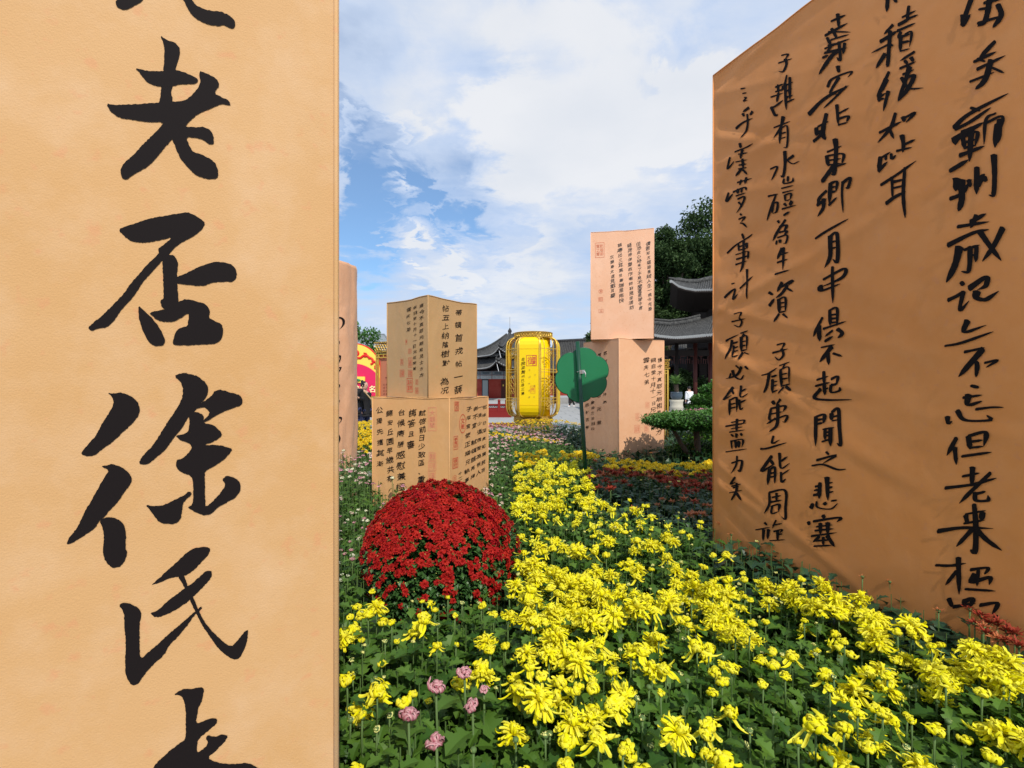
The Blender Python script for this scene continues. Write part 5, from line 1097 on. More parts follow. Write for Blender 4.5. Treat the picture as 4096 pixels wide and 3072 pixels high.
# ------------------------------------------------------------------ gold lattice kiosks
def kiosk(name, c, w, rz, z1, label):
    root = empty(name, (c[0], c[1], 0), rz, label, 'kiosk lantern'); h = w / 2; hd = .17
    m = MB(); m.box((0, 0, z1 - .005), (w + .06, w + .06, .02)); m.box((0, 0, z1 - hd), (w + .06, w + .06, .025)); m.build('header_rails', 'gold_relief', root)
    for q in range(4):
        a = q * math.pi / 2; n = Vector((math.sin(a), -math.cos(a), 0)); t = Vector((math.cos(a), math.sin(a), 0))
        m = MB()
        for i in range(14):
            for j in range(3):
                cc = n * (h + .012) + t * (-h + (i + .5 + (j % 2) * .5 - .25) * w / 14) + Vector((0, 0, z1 - .03 - .045 * j)); m.tube([cc + t * .034 * math.cos(k) + Vector((0, 0, .026 * math.sin(k))) for k in np.linspace(0, 2 * math.pi, 7)], .0055, 4, False)
        o = m.build('header_lattice', 'gold', root); tag(o, kind='stuff')
        m = MB(); pc = n * (h - .035) + Vector((0, 0, (z1 - hd) / 2 + .1)); m.box(tuple(pc), (w - .16, .02, z1 - hd - .28), a); m.build('picture_panel', 'panel_rust', root)
        m = MB()
        for z in (z1 - hd - .045, z1 - hd - .10): m.box(tuple(n * h + Vector((0, 0, z))), (w, .02, .014), a)
        for i in range(7): m.box(tuple(n * h + t * (-h + .08 + i * (w - .16) / 6) + Vector((0, 0, z1 - hd - .07))), (.012, .02, .05), a)
        m.build('fret', 'gold', root)
        for s in (-1, 1):
            m = MB(); m.box(tuple(n * h + t * s * (h - .01) + Vector((0, 0, (z1 - hd) / 2))), (.024, .024, z1 - hd), a); m.build('post', 'gold', root)
            m = MB(); m.box(tuple(n * h + t * s * (h - .06) + Vector((0, 0, (z1 - hd) / 2))), (.014, .018, z1 - hd), a); m.build('inner_post', 'gold', root)
        fr = Frame(Vector(n * (h - .022) - t * (h - .1)), t, w - .2, z1); m = MB()
        for i in range(30): write_glyph(m, fr, random.choice('明月清風竹石梅蘭'), .08 + .06 * (i % 3), z1 - .75 - .055 * (i // 3), .035, .035, .002, .5)
        m.build('lettering', 'petal_wine', root)
        m = MB()
        for i in range(26):
            x = .12 + .5 * rng.uniform(); z = z1 - .35 - .5 * rng.uniform(); r = .008 + .014 * rng.uniform(); P = [fr.p(x + r * math.cos(k), z + r * math.sin(k), .003 + i * .0001) for k in np.linspace(0, 2 * math.pi, 7)[:-1]]; m.add(P, [(0, 1, 2, 3, 4, 5)])
        o = m.build('painted_blossom', 'petal_wine', root); tag(o, kind='stuff')
    return root
kc = at(1545, 1550, 8.3); kiosk('gold_kiosk', (kc.x + .33, 8.75), .86, R(-33), 2.25, 'square kiosk with gold lattice header and painted rust panels behind the left stack')
kc = at(2622, 1550, 9.8); kiosk('gold_kiosk', (kc.x - .25, 10.0), .86, R(0), 2.0, 'square gold-trimmed kiosk almost hidden behind the right stack of boxes')

# ------------------------------------------------------------------ round festival board
def board():
    Y = 30.0; k = Y / F; c = at(1420, 1482, Y); root = empty('festival_board', (c.x, Y, 0), 0, 'round-topped magenta and yellow festival board with a red rim and cream characters', 'billboard'); Rr = 104 * k; cz = c.z
    arch = lambda r, zb: [(r * math.cos(a), cz + r * math.sin(a)) for a in np.linspace(0, math.pi, 40)] + [(-r, zb), (r, zb)]
    pl = lambda off: (lambda u, v, w: Vector((u, -w - off, v)))
    m = MB().use('board_red'); m.prism(arch(Rr + .07, .9), pl(0), .22); m.build('red_rim', None, root)
    m = MB().use('board_yellow'); m.prism(arch(Rr, .92), pl(.222), .03); m.build('yellow_field', None, root)
    Ri = 122 * k; zc = 1.45 - (1577 - 1550) * k; th = [a for a in np.linspace(0, math.pi, 40)]; poly = [(max(-Rr + .02, min(Rr - .02, Ri * math.cos(a))), zc + Ri * math.sin(a)) for a in th]; poly = [p for i, p in enumerate(poly) if i == 0 or abs(p[0] - poly[i - 1][0]) > 1e-5 or abs(p[1] - poly[i - 1][1]) > 1e-5] + [(-Rr + .02, .93), (Rr - .02, .93)]
    m = MB().use('board_magenta'); m.prism(poly, pl(.255), .03); m.build('magenta_field', None, root)
    m = MB()
    for s in (1, -1):
        for P, r in (([(0, .92), (.18, .80), (.42, .78), (.62, .92), (.85, .90), (1.0, .72)], .075), ([(.10, 1.28), (.26, 1.18), (.30, 1.02), (.18, .93)], .06), ([(.62, 1.08), (.78, 1.04), (.80, .88), (.66, .84)], .05), ([(.95, .82), (1.15, .70), (1.20, .48), (1.06, .38)], .07), ([(1.12, .62), (1.36, .50), (1.42, .26), (1.3, .12)], .07), ([(1.30, .30), (1.48, .1), (1.50, -.15)], .06)):
            m.tube([Vector((s * p[0], -.262, cz + p[1] * .98)) for p in catmull(P, 6)], r, 6)
    m.build('cloud_scroll', 'board_red', root, True)
    m = MB(); m.box((.04 * 1, -.34, 1.45 + (1550 - 1519) * k), (88 * k, .10, 24 * k)); m.build('plaque', 'board_yellow', root)
    m = MB(); q = at(1440, 1521, Y); m.lathe([(.01, -.09), (.12, -.05), (.18, 0), (.12, .05), (.01, .09)], (q.x - c.x, -.42, q.z), 20, sy=.5); m.build('green_jewel', 'gem_green', root, True)
    fr = Frame(Vector((c.x - 2, Y - .30, 0)), (1, 0), 4, 3); mb = MB()
    for i, ch in enumerate("金榜題名"): u, v = fr.px(1392 + 32.5 * i - (3 if i == 2 else 0), 1556); write_glyph(mb, fr, ch.replace('題', '题'), u, v, .44, .44, .012, .05); write_glyph(mb, fr, ch.replace('題', '题'), u + .015, v, .44, .44, .013, .05)
    mb.build('characters', 'letter_cream', root).data.transform(Matrix.Translation(-Vector((c.x, Y, 0))))
    m = MB(); m.box((0, -.1, .45), (2 * Rr + .3, .9, .9)); m.build('plinth', 'gold_relief', root)
board()
def planter():
    Y = 24.0; c = at(1474, 1550, Y); root = empty('gold_planter', (c.x + .2, Y, 0), 0, 'gold planter box with red trim and yellow flowers in front of the festival board', 'planter')
    m = MB(); m.box((0, 0, .35), (1.5, .6, .7), 0, 1.08); m.build('trough', 'gold_relief', root); m = MB(); m.box((0, -.05, .70), (1.66, .7, .05)); m.build('trim', 'board_red', root)
    H = [('pompon', rng.uniform(-.75, .75), rng.uniform(-.25, .25), .78 + rng.uniform(0, .12), rng.uniform(2, 3.4), .2, rng.uniform(0, 6)) for _ in range(90)]; M, P = head_mats(H); V, T, a, b = KINDS['pompon'][0][0]; W, TT, at_ = scatter(V, T, M, P, {'pt': a}); tag(link('flowers', np_mesh('flowers', W, TT, ['petal_pompon'], at_), root), kind='stuff')
    for x in (-.3, 0, .3):
        m = MB(); fr = Frame(Vector((x - .1, -.31, .2)), (1, 0), .2, .4); [write_glyph(m, fr, ch, .1, .34 - .13 * i, .11, .11, .01, .1) for i, ch in enumerate('山水月')]; m.build('lettering', 'board_yellow', root)
planter()

# ------------------------------------------------------------------ trees
def tree(name, x, y, h, r, label, n=14000, leaf=.24, zc=.62, rz=None, clumps=26, m='leaf_tree', trunk=.28, seed=1, cat='tree', squash=1.0, base=0.0):
    r0 = np.random.default_rng(seed); root = empty(name, (x, y, base), 0, label, cat); rz = rz or h * .36; cz = h * zc
    C_ = []; i = 0
    while len(C_) < clumps:
        p = r0.normal(0, 1, 3); p /= np.linalg.norm(p); s = r0.uniform(.25, .95); q = np.array([p[0] * r * s, p[1] * r * s * squash, cz + p[2] * rz * s]); C_.append(q)
    m_ = MB(); m_.tube([(0, 0, 0), (.05, 0, h * .2), (-.05, .05, h * .45), (0, 0, h * .7)], [trunk, trunk * .8, trunk * .55, trunk * .2], 8); m_.build('trunk', 'bark', root, True)
    for q in C_[::2]:
        m_ = MB(); s = np.array([0, 0, h * r0.uniform(.28, .5)]); mid = s * .5 + q * .5 + np.array([0, 0, -.05 * h]); m_.tube([tuple(s), tuple(mid), tuple(q)], [trunk * .4, trunk * .25, trunk * .07], 5); m_.build('limb', 'bark', root, True)
    k = n // clumps; P = []; rn = []
    for q in C_:
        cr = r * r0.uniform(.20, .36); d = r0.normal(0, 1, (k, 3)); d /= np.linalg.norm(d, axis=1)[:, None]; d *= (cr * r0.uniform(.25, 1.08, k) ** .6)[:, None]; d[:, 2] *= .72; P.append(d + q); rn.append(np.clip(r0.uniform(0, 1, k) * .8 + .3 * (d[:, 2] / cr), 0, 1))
        sp = r0.normal(0, .45, (k // 8, 3)) * np.array([cr, cr, cr * .6]); P.append(sp + q); rn.append(r0.uniform(0, 1, k // 8))
    P = np.concatenate(P); rn = np.concatenate(rn); N = len(P); V, T = LEAF[2]; M = rotz(r0.uniform(0, 6.28, N)) @ roty(r0.normal(-.3, .7, N)) @ rotx(r0.normal(0, .6, N)) * (leaf * r0.uniform(.6, 1.3, N))[:, None, None]
    W, TT, _ = scatter(V, T, M, P); o = link('crown', np_mesh('crown', W, TT, [m], {'rnd': np.repeat(rn, len(V))}), root); tag(o, kind='stuff'); return root
tree('camphor_tree', 15.2, 38.5, 15.8, 5.6, 'tall dark green tree rising behind the curved roofs on the right', n=52000, leaf=.24, zc=.66, rz=5.3, clumps=70, trunk=.45, seed=3, squash=.6)
tree('camphor_tree', 11.6, 36, 14.0, 2.7, 'lower dark tree between the right stack of boxes and the curved roofs', n=34000, leaf=.22, zc=.58, rz=6.0, clumps=52, trunk=.3, seed=8, squash=.7)
tree('broadleaf_tree', -13.3, 41, 6.9, 3.0, 'leafy green tree behind the round festival board', n=9000, leaf=.26, seed=5, m='leaf_hedge')
tree('broadleaf_tree', -1.9, 78, 8.6, 2.2, 'small tree peeping over the pavilion roof', n=2600, leaf=.3, seed=6)
tree('broadleaf_tree', -6.5, 66, 6.0, 2.2, 'small green tree at the left end of the pavilion', n=3000, leaf=.3, seed=16, m='leaf_hedge')
tree('slender_pine', 3.15, 15.0, 5.2, .95, 'slender pine whose twigs stick out beside the pink upright box', n=2600, leaf=.13, zc=.62, rz=1.5, clumps=16, trunk=.07, seed=11)
def far_trees():
    N = 16000; x = rng.uniform(-110, 110, N); z = rng.uniform(0, 1, N) ** .8 * (5.6 + 1.1 * np.sin(x * .21) + .8 * np.sin(x * .57 + 1)); P = np.stack([x, 92 + rng.uniform(-3, 3, N), z], 1); V, T = LEAF[2]
    W, TT, _ = scatter(V, T, rotz(rng.uniform(0, 6.28, N)) @ roty(rng.normal(0, .7, N)) * rng.uniform(.7, 1.5, N)[:, None, None], P); tag(link('distant_trees', np_mesh('distant_trees', W, TT, ['leaf_tree'], {'rnd': np.repeat(rng.uniform(0, 1, N), len(V))})), 'low belt of distant trees behind the plaza', 'trees', kind='stuff')
far_trees()

# ------------------------------------------------------------------ curved tile roofs
def lerp(a, b, t): return a + (b - a) * t
def roof_face(root, eave, top, nrib, sag, m='roof_tile', rr_=.05, caps=True, cap_r=.07, nm='roof_slope', ring=5):
    """eave, top: polylines (Vector) of the same length; the slope sags between them; ribs of round tiles run down it"""
    def at_(s, t):
        def on(P): q = s * (len(P) - 1); i = min(int(q), len(P) - 2); return lerp(P[i], P[i + 1], q - i)
        p = lerp(on(eave), on(top), t); p = p.copy(); p.z -= sag * math.sin(math.pi * t) * .9; return p
    mb = MB(); ns, nt = 24, 7; vs = [at_(i / ns, j / nt) for j in range(nt + 1) for i in range(ns + 1)]; mb.add(vs, [(j * (ns + 1) + i, j * (ns + 1) + i + 1, (j + 1) * (ns + 1) + i + 1, (j + 1) * (ns + 1) + i) for j in range(nt) for i in range(ns)]); mb.build(nm, m, root, True)
    mb = MB(); cp = MB()
    for i in range(nrib + 1):
        s = i / nrib; P = [at_(s, t) + Vector((0, 0, rr_ * .5)) for t in np.linspace(0, 1, 7)]; mb.tube(P, rr_, ring)
        if caps: d = (P[0] - P[1]).normalized(); cp.tube([P[0] - d * .02, P[0] + d * .05], cap_r, 10)
    o = mb.build('round_tiles', m, root, True); tag(o, kind='stuff')
    if caps:
        o = cp.build('eave_tile_caps', 'tile_cap', root); tag(o, kind='stuff')
    mb = MB(); mb.tube([at_(i / 12, 0) + Vector((0, 0, -.06)) for i in range(13)], .07, 6); mb.build('eave_board', 'timber_dark', root)
    return at_
def hall():
    root = empty('tiled_hall', (13, 29, 0), 0, 'dark timber hall with two curved grey tiled roofs and red columns on the right', 'hall'); inv = Matrix.Translation(Vector((-13, -29, 0))); before = set(C.objects)
    Yl = 27.0; E = [at(x, y, Yl) for x, y in ((2480, 1312), (2560, 1332), (2633, 1348), (2700, 1355), (2760, 1351), (2814, 1346), (2900, 1338), (3000, 1334), (3150, 1334))]
    T_ = [at(x, y, 30.5) for x, y in ((2540, 1292), (2600, 1300), (2680, 1306), (2745, 1298), (2800, 1284), (2850, 1268), (2930, 1262), (3030, 1262), (3150, 1262))]
    roof_face(root, E, T_, 62, .25, rr_=.075, cap_r=.095)
    mb = MB(); mb.tube([p + Vector((0, 0, .14)) for p in T_[:5]], .16, 8); mb.build('hip_ridge', 'roof_tile', root, True); mb = MB(); mb.tube([p + Vector((0, 0, .36)) for p in T_[:5]], .08, 8); mb.build('hip_ridge', 'roof_tile', root, True)
    Yu = 29.5; E2 = [at(x, y, Yu) for x, y in ((2684, 1128), (2712, 1148), (2740, 1157), (2780, 1164), (2843, 1163), (2950, 1158), (3100, 1156))]
    T2 = [at(x, y, 31.0) for x, y in ((2688, 1121), (2716, 1128), (2746, 1134), (2790, 1134), (2850, 1120), (2950, 1098), (3100, 1090))]
    roof_face(root, E2, T2, 40, .1, rr_=.07, cap_r=.09)
    mb = MB(); mb.tube([at(2676, 1111, 30.6), at(2700, 1119, 30.8)] + [p + Vector((0, 0, .12)) for p in T2[1:]], [.05, .13] + [.17] * 6, 8); mb.build('hip_ridge', 'roof_tile', root, True)
    # dark soffits
    for E_, back, dz in ((E, 31.5, .05), (E2, 32.5, -.75)):
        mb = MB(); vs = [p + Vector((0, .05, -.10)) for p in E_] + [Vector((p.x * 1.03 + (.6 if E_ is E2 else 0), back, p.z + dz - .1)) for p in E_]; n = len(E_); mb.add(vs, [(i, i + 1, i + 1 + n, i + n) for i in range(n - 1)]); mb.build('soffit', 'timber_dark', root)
    m = MB(); a = at(2835, 1200, 32); m.box((a.x + 4, 34, 5.4), (8, 4, 4.2)); m.build('upper_storey', 'timber_dark', root)
    gz = .12
    for px in (2706, 2781, 2841, 2915):
        p = at(px, 1500, 29.5); m = MB(); m.tube([(p.x, 29.5, gz), (p.x, 29.5, 4.15)], .125, 14); m.build('column', 'timber_red' if px != 2706 else 'timber_dark', root, True)
        m = MB(); m.lathe([(.2, gz), (.2, gz + .1), (.15, gz + .16)], (p.x, 29.5, 0), 14); m.build('column_base', 'wall_grey', root)
    a = at(2560, 1410, 29.5); b = at(3100, 1410, 29.5); m = MB(); m.box(((a.x + b.x) / 2, 29.5, 3.55), (b.x - a.x, .16, .35)); m.build('beam', 'timber_dark', root)
    m = MB()
    for i in range(60):
        x = a.x + (b.x - a.x) * i / 60; m.box((x, 29.45, 3.12 - .06 * (i % 3)), (.03, .04, .42 - .1 * (i % 3)))
        if i % 2: m.box((x, 29.45, 3.05 + .1 * (i % 4)), (.26, .035, .03))
    o = m.build('hanging_lattice', 'timber_red', root); tag(o, kind='stuff')
    w = at(2745, 1500, 32.4); m = MB(); m.box((w.x + 5, 32.4, 2), (10, .15, 4.2)); m.box((w.x + .07, 34.4, 2), (.15, 4, 4.2)); m.build('back_wall', 'shade_black', root)  # wall blackened to stand in for the shade inside the hall
    for px in (2762, 2812, 2850):
        p = at(px, 1500, 32.25); m = MB(); m.box((p.x, 32.25, 1.75), (.5, .06, 2.6)); m.build('door_leaf', 'timber_dark', root)
    m = MB(); p = at(2780, 1500, 28.6); m.box((p.x + 4.3, 30.6, .06), (10.4, 4.4, .12)); m.box((p.x + 4.3, 28.2, .03), (10.4, .5, .06)); m.build('plinth', 'wall_grey', root)
    for o in set(C.objects) - before:
        if o.parent == root: o.data.transform(inv)
hall()
def long_roof(name, label, ridge, eave, y0, y1, nrib, wall, base='wall_grey'):
    c = at((ridge[0][0] + ridge[-1][0]) / 2, 1550, y0); root = empty(name, (c.x, y0, 0), 0, label, 'building'); before = set(C.objects); inv = Matrix.Translation(-Vector((c.x, y0, 0)))
    E = [at(x, y, y0) for x, y in eave]; T_ = [at(x, y, y1) for x, y in ridge]; roof_face(root, E, T_, nrib, .2, rr_=.07, caps=False)
    mb = MB(); mb.tube([p + Vector((0, 0, .08)) for p in T_], .16, 8); mb.build('ridge', 'roof_dark', root, True)
    m = MB(); x0, x1 = E[0].x + .3, E[-1].x - .3; zt = min(p.z for p in E) - .02; m.box(((x0 + x1) / 2, y0 + 1.2, (zt + .5) / 2 + .2), (x1 - x0, .3, zt - .5)); m.build('wall', wall, root)
    m = MB(); m.box(((x0 + x1) / 2, y0 + 1.1, .25), (x1 - x0, .5, .5)); m.build('footing', base, root)
    for i in range(9):
        xx = x0 + (x1 - x0) * (i + .5) / 9; m = MB(); m.tube([(xx, y0 + .7, 0), (xx, y0 + .7, zt)], .13, 8); m.build('column', 'timber_red', root, True)
    for o in set(C.objects) - before:
        if o.parent == root: o.data.transform(inv)
long_roof('long_hall', 'long low building with a grey tiled roof behind the lantern and the green sign', [(2215, 1369), (2330, 1363), (2450, 1360), (2600, 1358), (2760, 1358)], [(2180, 1490), (2320, 1490), (2450, 1488), (2600, 1486), (2760, 1486)], 44, 48, 70, 'wall_red')
long_roof('covered_walkway', 'dark covered walkway with a low tiled roof seen under the hall eaves', [(2640, 1432), (2700, 1420), (2760, 1412), (2800, 1410)], [(2630, 1475), (2690, 1462), (2740, 1452), (2790, 1450)], 34, 36, 16, 'shade_black')
def pavilion():
    ax, ay = -.26, 58.0; root = empty('corner_pavilion', (ax, ay, 0), 0, 'two-tiered pavilion with upturned grey eaves, finial and red walls left of the lantern', 'pavilion')
    def tier(Rr, ztip, zmid, Rt, ztop, nm, lift, sag):
        cs = []
        for k in range(4): a = R(-90 - 13 + 90 * k); cs.append(Vector((math.cos(a), math.sin(a), 0)))
        for k in range(4):
            a, b = cs[k], cs[(k + 1) % 4]; E = []; T_ = []
            for i in range(13):
                s = i / 12; w = abs(2 * s - 1) ** 4; p = lerp(a, b, s) * Rr * (1 - .03 * math.sin(math.pi * s)); p.z = lerp(zmid, ztip, w); E.append(p); q = lerp(a, b, s) * Rt; q.z = ztop; T_.append(q)
            roof_face(root, E, T_, 30, sag, rr_=.07, caps=k in (0, 3), cap_r=.09)
        for k in range(4):
            P = []
            for t in np.linspace(0, 1, 9): p = cs[k] * lerp(Rr * 1.03, Rt, t); p.z = lerp(ztip, ztop, t) - sag * math.sin(math.pi * t) * .95 + .12 + (.28 * (1 - t * 5) if t < .2 else 0); P.append(p)
            mb = MB(); mb.tube(P, [.06] + [.15] * 8, 7); mb.build('hip_ridge', 'roof_tile', root, True)
            mb = MB(); c_ = P[1] + Vector((0, 0, .3)); mb.tube([P[1], c_, c_ + Vector((.1, 0, .18))], [.09, .08, .03], 6); mb.build('ridge_ornament', 'roof_dark', root, True)
            mb = MB(); c_ = cs[k] * Rr * .97 + Vector((0, 0, ztip - .2)); mb.tube([c_, c_ + Vector((.1, 0, -.45)), c_ + Vector((.2, 0, -.85))], .03, 6); mb.build('eave_bell_chain', 'white', root)
    tier(5.3, 5.75, 5.05, .35, 7.75, 'upper', .6, .55); tier(6.3, 4.25, 3.55, 3.9, 4.95, 'lower', .5, .18)
    m = MB(); m.lathe([(.35, 7.65), (.25, 7.85), (.14, 7.95), (.22, 8.1), (.24, 8.25), (.12, 8.45), (.03, 8.6)], n=12); m.build('finial', 'roof_dark', root, True)
    m = MB(); m.tube([(0, 0, 8.5), (0, 0, 9.9)], .025, 5); m.build('lightning_rod', 'wall_grey', root)
    m = MB(); m.box((0, 0, 4.9), (5.4, 5.4, .9), R(-13 + 45)); m.build('upper_frieze', 'frieze', root)
    m = MB(); m.box((-1.5, 1.2, 1.75), (12, 4.6, 3.3)); m.build('wall', 'wall_red', root)
    fy = 1.2 - 2.3
    for i in range(9):
        x = -7 + i * 1.4
        m = MB(); m.box((x, fy - .06, 3.15), (1.34, .12, .44)); m.build('frieze_panel', 'frieze', root)
        m = MB(); m.box((x, fy - .06, 2.66), (1.34, .10, .42)); m.build('frieze_panel', 'frieze_pale', root)
        m = MB(); m.box((x, fy - .13, 3.15), (.8, .03, .2)); m.build('painted_cartouche', 'glaze_blue', root)
    p = at(1941, 1550, 56.9).x - ax; m = MB(); m.box((p, fy - .05, 1.25), (.62, .1, 2.1)); m.build('door', 'door_grey', root); m = MB(); m.box((p, fy - .03, 1.28), (.78, .1, 2.3)); m.build('door_frame', 'roof_dark', root)
    p = at(2013, 1550, 56.9).x - ax; m = MB(); m.box((p, fy - .05, 1.25), (.5, .1, 2.1)); m.build('door', 'timber_red', root); m = MB(); m.box((p, fy - .11, 1.7), (.1, .02, .2)); m.build('door_notice', 'board_yellow', root)
    m = MB(); m.box((-1.5, .9, .07), (12.6, 6, .22)); m.build('plinth', 'wall_grey', root)
pavilion()
def railing():
    Y = 23.5; a = at(1900, 1550, Y); b = at(2046, 1550, Y); root = empty('red_railing', (a.x, Y, 0), 0, 'low dark red railing with pale fretwork left of the lantern', 'railing'); L = b.x - a.x
    m = MB(); m.box((L / 2, 0, .13), (L, .25, .26)); m.build('sill', 'rail_red', root); m = MB(); m.box((L / 2, 0, .345), (L, .10, .19)); m.build('panel', 'rail_red', root); m = MB(); m.box((L / 2, 0, .62), (L, .12, .07)); m.build('handrail', 'rail_red', root)
    m = MB()
    for i in range(int(L / .09)): m.tube([(i * .09 + .045 + .035 * math.cos(k), 0, (.515 + .045 * math.sin(k))) for k in np.linspace(0, 2 * math.pi, 7)], .014, 4, False)
    o = m.build('fretwork', 'frieze_pale', root); tag(o, kind='stuff')
    m = MB(); m.box((L / 2, .03, .51), (L, .03, .2)); m.build('backing_board', 'rail_red', root)
    for x in (.3, L * .66, L * .86): m = MB(); m.box((x, 0, .38), (.13, .15, .76)); m.lathe([(.05, .76), (.075, .80), (.05, .86), (.01, .88)], (x, 0, 0), 8); m.build('post', 'rail_red', root)
    c = at(1990, 1550, 18.5); m = MB(); m.box((c.x, 18.5, .012), (1.6, 2.2, .02)); tag(m.build('red_patch', 'patch_red'), 'dark red flat patch on the plaza by the lantern', 'mat')  # flat dark red sheet just above the paving
railing()
def left_house():
    Y = 60; c = at(1500, 1550, Y); root = empty('grey_roofed_house', (c.x - 2.5, Y, 0), 0, 'pale house with a plain grey hipped roof behind the left tree', 'house'); m = MB(); m.box((0, 2.5, 3.1), (9, 5, 6.2)); m.build('wall', 'wall_cream', root)
    m = MB(); m.add([(-5, -.4, 6.15), (5, -.4, 6.15), (5, 5.4, 6.15), (-5, 5.4, 6.15), (-3.2, 2.5, 8.3), (3.0, 2.5, 8.3)], [(0, 1, 5, 4), (1, 2, 5), (2, 3, 4, 5), (3, 0, 4), (0, 3, 2, 1)]); m.build('roof', 'roof_grey', root)
    m = MB(); m.tube([(-3.2, 2.5, 8.33), (3, 2.5, 8.33)], .1, 6); m.build('ridge', 'roof_grey', root); m = MB(); m.tube([(3, 2.5, 8.33), (5, -.4, 6.2)], .09, 6); m.build('ridge', 'roof_grey', root); m = MB(); m.box((0, -.38, 6.08), (10, .1, .14)); m.build('fascia', 'wall_grey', root)
left_house()

# ------------------------------------------------------------------ clipped shrubs and the potted cycad
def clipped(name, c, rad, label, n, leaf, blobs, m='leaf_hedge', trunk=None, cat='shrub', core=True):
    root = empty(name, (c[0], c[1], 0), 0, label, cat); P = []; nn = 0; rn = []
    for (bx, by, bz, rx, ry, rz_) in blobs:
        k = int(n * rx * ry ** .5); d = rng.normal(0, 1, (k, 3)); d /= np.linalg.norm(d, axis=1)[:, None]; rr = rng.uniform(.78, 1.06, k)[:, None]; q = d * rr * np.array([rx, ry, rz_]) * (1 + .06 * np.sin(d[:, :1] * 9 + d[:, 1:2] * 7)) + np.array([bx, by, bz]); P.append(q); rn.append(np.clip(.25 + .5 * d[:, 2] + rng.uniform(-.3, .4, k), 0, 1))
        if core: mb = MB(); mb.lathe([(.1 * rx, -.8 * rz_), (.7 * rx, -.5 * rz_), (.84 * rx, 0), (.7 * rx, .55 * rz_), (.1 * rx, .82 * rz_)], (bx, by, bz), 16, sy=ry / rx); mb.build('inner_shade', 'shade_black', root, True)
    P = np.concatenate(P); rn = np.concatenate(rn); N = len(P); V, T = LEAF[2]; W, TT, _ = scatter(V, T, rotz(rng.uniform(0, 6.28, N)) @ roty(rng.normal(-.5, .5, N)) * (leaf * rng.uniform(.7, 1.3, N))[:, None, None], P); tag(link('leaves', np_mesh('leaves', W, TT, [m], {'rnd': np.repeat(rn, len(V))}), root), kind='stuff')
    if trunk:
        for t in trunk: mb = MB(); mb.tube(t[0], t[1], 8); mb.build('trunk', 'bark', root, True)
    return root
hc = at(2800, 1550, 6.35); clipped('clipped_hedge', (hc.x, 6.5), 1, 'flat-topped clipped green shrub standing in front of the right stack', 12500, .040, [(0, 0, 1.0, .70, .5, .125), (-.35, -.1, .99, .30, .3, .105), (.5, .1, 1.03, .5, .4, .13), (.2, .25, .56, .5, .35, .13)], trunk=[([(0, 0, 0), (.04, 0, .5), (0, 0, .95)], [.06, .05, .04]), ([(0, 0, .4), (-.2, 0, .7), (-.35, -.05, .95)], [.04, .03, .02])])
bc = at(2815, 1550, 9.0); clipped('pruned_shrub', (bc.x, 9.0), 1, 'bright green pruned shrub with layered branches beside the big orange banner', 9000, .055, [(0, 0, .78, .16, .2, .13), (-.12, -.05, 1.02, .22, .25, .12), (.02, 0, 1.2, .26, .25, .12), (.22, .05, 1.38, .26, .25, .13), (.5, .1, 1.5, .3, .3, .14), (.55, .1, 1.15, .35, .3, .14), (-.2, 0, .9, .14, .2, .10)], trunk=[([(0, 0, 0), (-.05, 0, .5), (.05, 0, 1.0), (.3, 0, 1.4)], [.07, .055, .04, .02])], core=False)
def pink_patch():
    q = at(2815, 1645, 7.6); H = [('pink', q.x + rng.uniform(-.18, .35), 7.75 + rng.uniform(-.15, .25), q.z + rng.uniform(-.03, .03), rng.uniform(1.0, 1.6), .2, rng.uniform(0, 6)) for _ in range(70)]; M, P = head_mats(H); V, T, a, b = KINDS['pale'][0][0]; W, TT, at_ = scatter(V, T, M, P, {'pt': a}); tag(link('pink_flowers', np_mesh('pink_flowers', W, TT, ['petal_pink'], at_)), 'cluster of pink flowers between the two green shrubs', 'flowers', kind='stuff')
    N = 1400; V, T = LEAF[2]; P = np.stack([q.x + rng.uniform(-.25, .4, N), 7.8 + rng.uniform(-.2, .3, N), rng.uniform(.5, q.z - .01, N)], 1); W, TT, _ = scatter(V, T, rotz(rng.uniform(0, 6.28, N)) @ roty(rng.normal(0, .5, N)) * .07, P); tag(link('pink_flower_foliage', np_mesh('pink_flower_foliage', W, TT, ['leaf'], {'rnd': np.repeat(rng.uniform(0, 1, N), len(V))})), 'green leaves under the cluster of pink flowers', 'foliage', kind='stuff')
pink_patch()
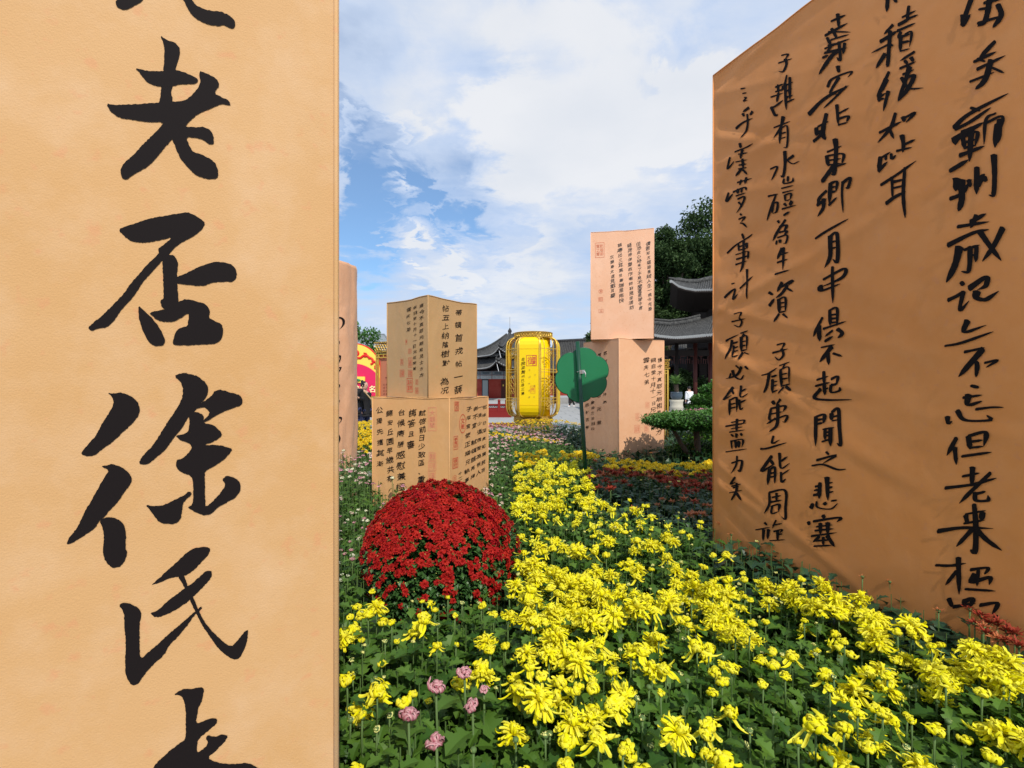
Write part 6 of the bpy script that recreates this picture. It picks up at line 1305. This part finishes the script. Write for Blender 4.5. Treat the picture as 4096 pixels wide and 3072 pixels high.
def cycad():
    Y = 22.5; k = Y / F; b = at(2706, 1641, Y); x = b.x
    root = empty('stone_pedestal', (x, Y, 0), 0, 'pale drum-shaped stone pedestal with a raised band in front of the hall', 'pedestal'); z0 = b.z; z1 = at(2706, 1599, Y).z; h = z1
    m = MB(); m.lathe([(.31, 0), (.31, h * .12), (.285, h * .3), (.285, h * .52), (.31, h * .58), (.31, h * .62), (.285, h * .68), (.29, h * .88), (.33, h)], n=28); m.build('drum', 'stone_white', root, True)
    z2 = at(2706, 1568, Y).z; hp = z2 - z1; root = empty('glazed_pot', (x, Y, z1 + .003), 0, 'dark blue glazed round pot on the stone pedestal', 'plant pot'); m = MB(); m.lathe([(.17, 0), (.19, .02), (.25, hp * .3), (.275, hp * .6), (.25, hp * .85), (.26, hp * .9), (.265, hp), (.235, hp), (.22, hp * .9)], n=28, caps=False); m.build('bowl', 'glaze_blue', root, True); m = MB(); m.lathe([(.23, hp * .86), (.001, hp * .9)], n=20); m.build('earth', 'soil', root)
    root = empty('sago_cycad', (x, Y, z1 + hp * .85), 0, 'sago cycad with a stout scaly trunk and arching green fronds in the blue pot', 'cycad'); m = MB(); m.tube([(0, 0, 0), (.01, 0, .18), (-.04, 0, .40)], [.10, .09, .07], 10)
    for i in range(40): a = i * 2.4; z = .02 + .0095 * i; m.box((math.cos(a) * .095 - .03 * (z / .4), math.sin(a) * .095, z), (.03, .03, .02), a)
    m.build('trunk', 'bark', root, True)
    for i in range(30):
        a = i * 2.399; e = .15 + 1.1 * (i / 30); L = rng.uniform(.5, .62); P = []; p = np.array([-.04, 0., .40]); th = e + .35
        for s in range(9): P.append(p.copy()); p = p + np.array([math.cos(a) * math.cos(th), math.sin(a) * math.cos(th), math.sin(th)]) * L / 8; th -= .13 + .03 * rng.uniform()
        V = []; T = []
        for s in range(1, 9):
            for t in range(3):
                q = P[s - 1] + (P[s] - P[s - 1]) * t / 3; w = .11 * math.sin(math.pi * min(1, (s + .5) / 9.5)) + .02; side = np.array([-math.sin(a), math.cos(a), 0]); fw = (P[s] - P[s - 1]); fw = fw / np.linalg.norm(fw)
                for sg in (-1, 1): bI = len(V); V += [q, q + fw * .018, q + side * sg * w + fw * .06 + np.array([0, 0, -.01])]; T.append((bI, bI + 1, bI + 2))
        link('frond', np_mesh('frond', V, T, ['frond'], {'rnd': np.full(len(V), rng.uniform(0, 1))}), root)
cycad()
def dark_bushes():
    N = 5000; x = rng.uniform(8.4, 12.5, N); P = np.stack([x, 31.5 + rng.uniform(-.6, .6, N), rng.uniform(0, 1, N) ** .7 * (2.3 + .4 * np.sin(x * 3))], 1); V, T = LEAF[2]
    W, TT, _ = scatter(V, T, rotz(rng.uniform(0, 6.28, N)) @ roty(rng.normal(0, .7, N)) * rng.uniform(.14, .3, N)[:, None, None], P); tag(link('shaded_shrubbery', np_mesh('shaded_shrubbery', W, TT, ['leaf_tree'], {'rnd': np.repeat(rng.uniform(0, 1, N), len(V))})), 'dark shaded shrubbery behind the cycad under the hall eaves', 'shrubbery', kind='stuff')
dark_bushes()
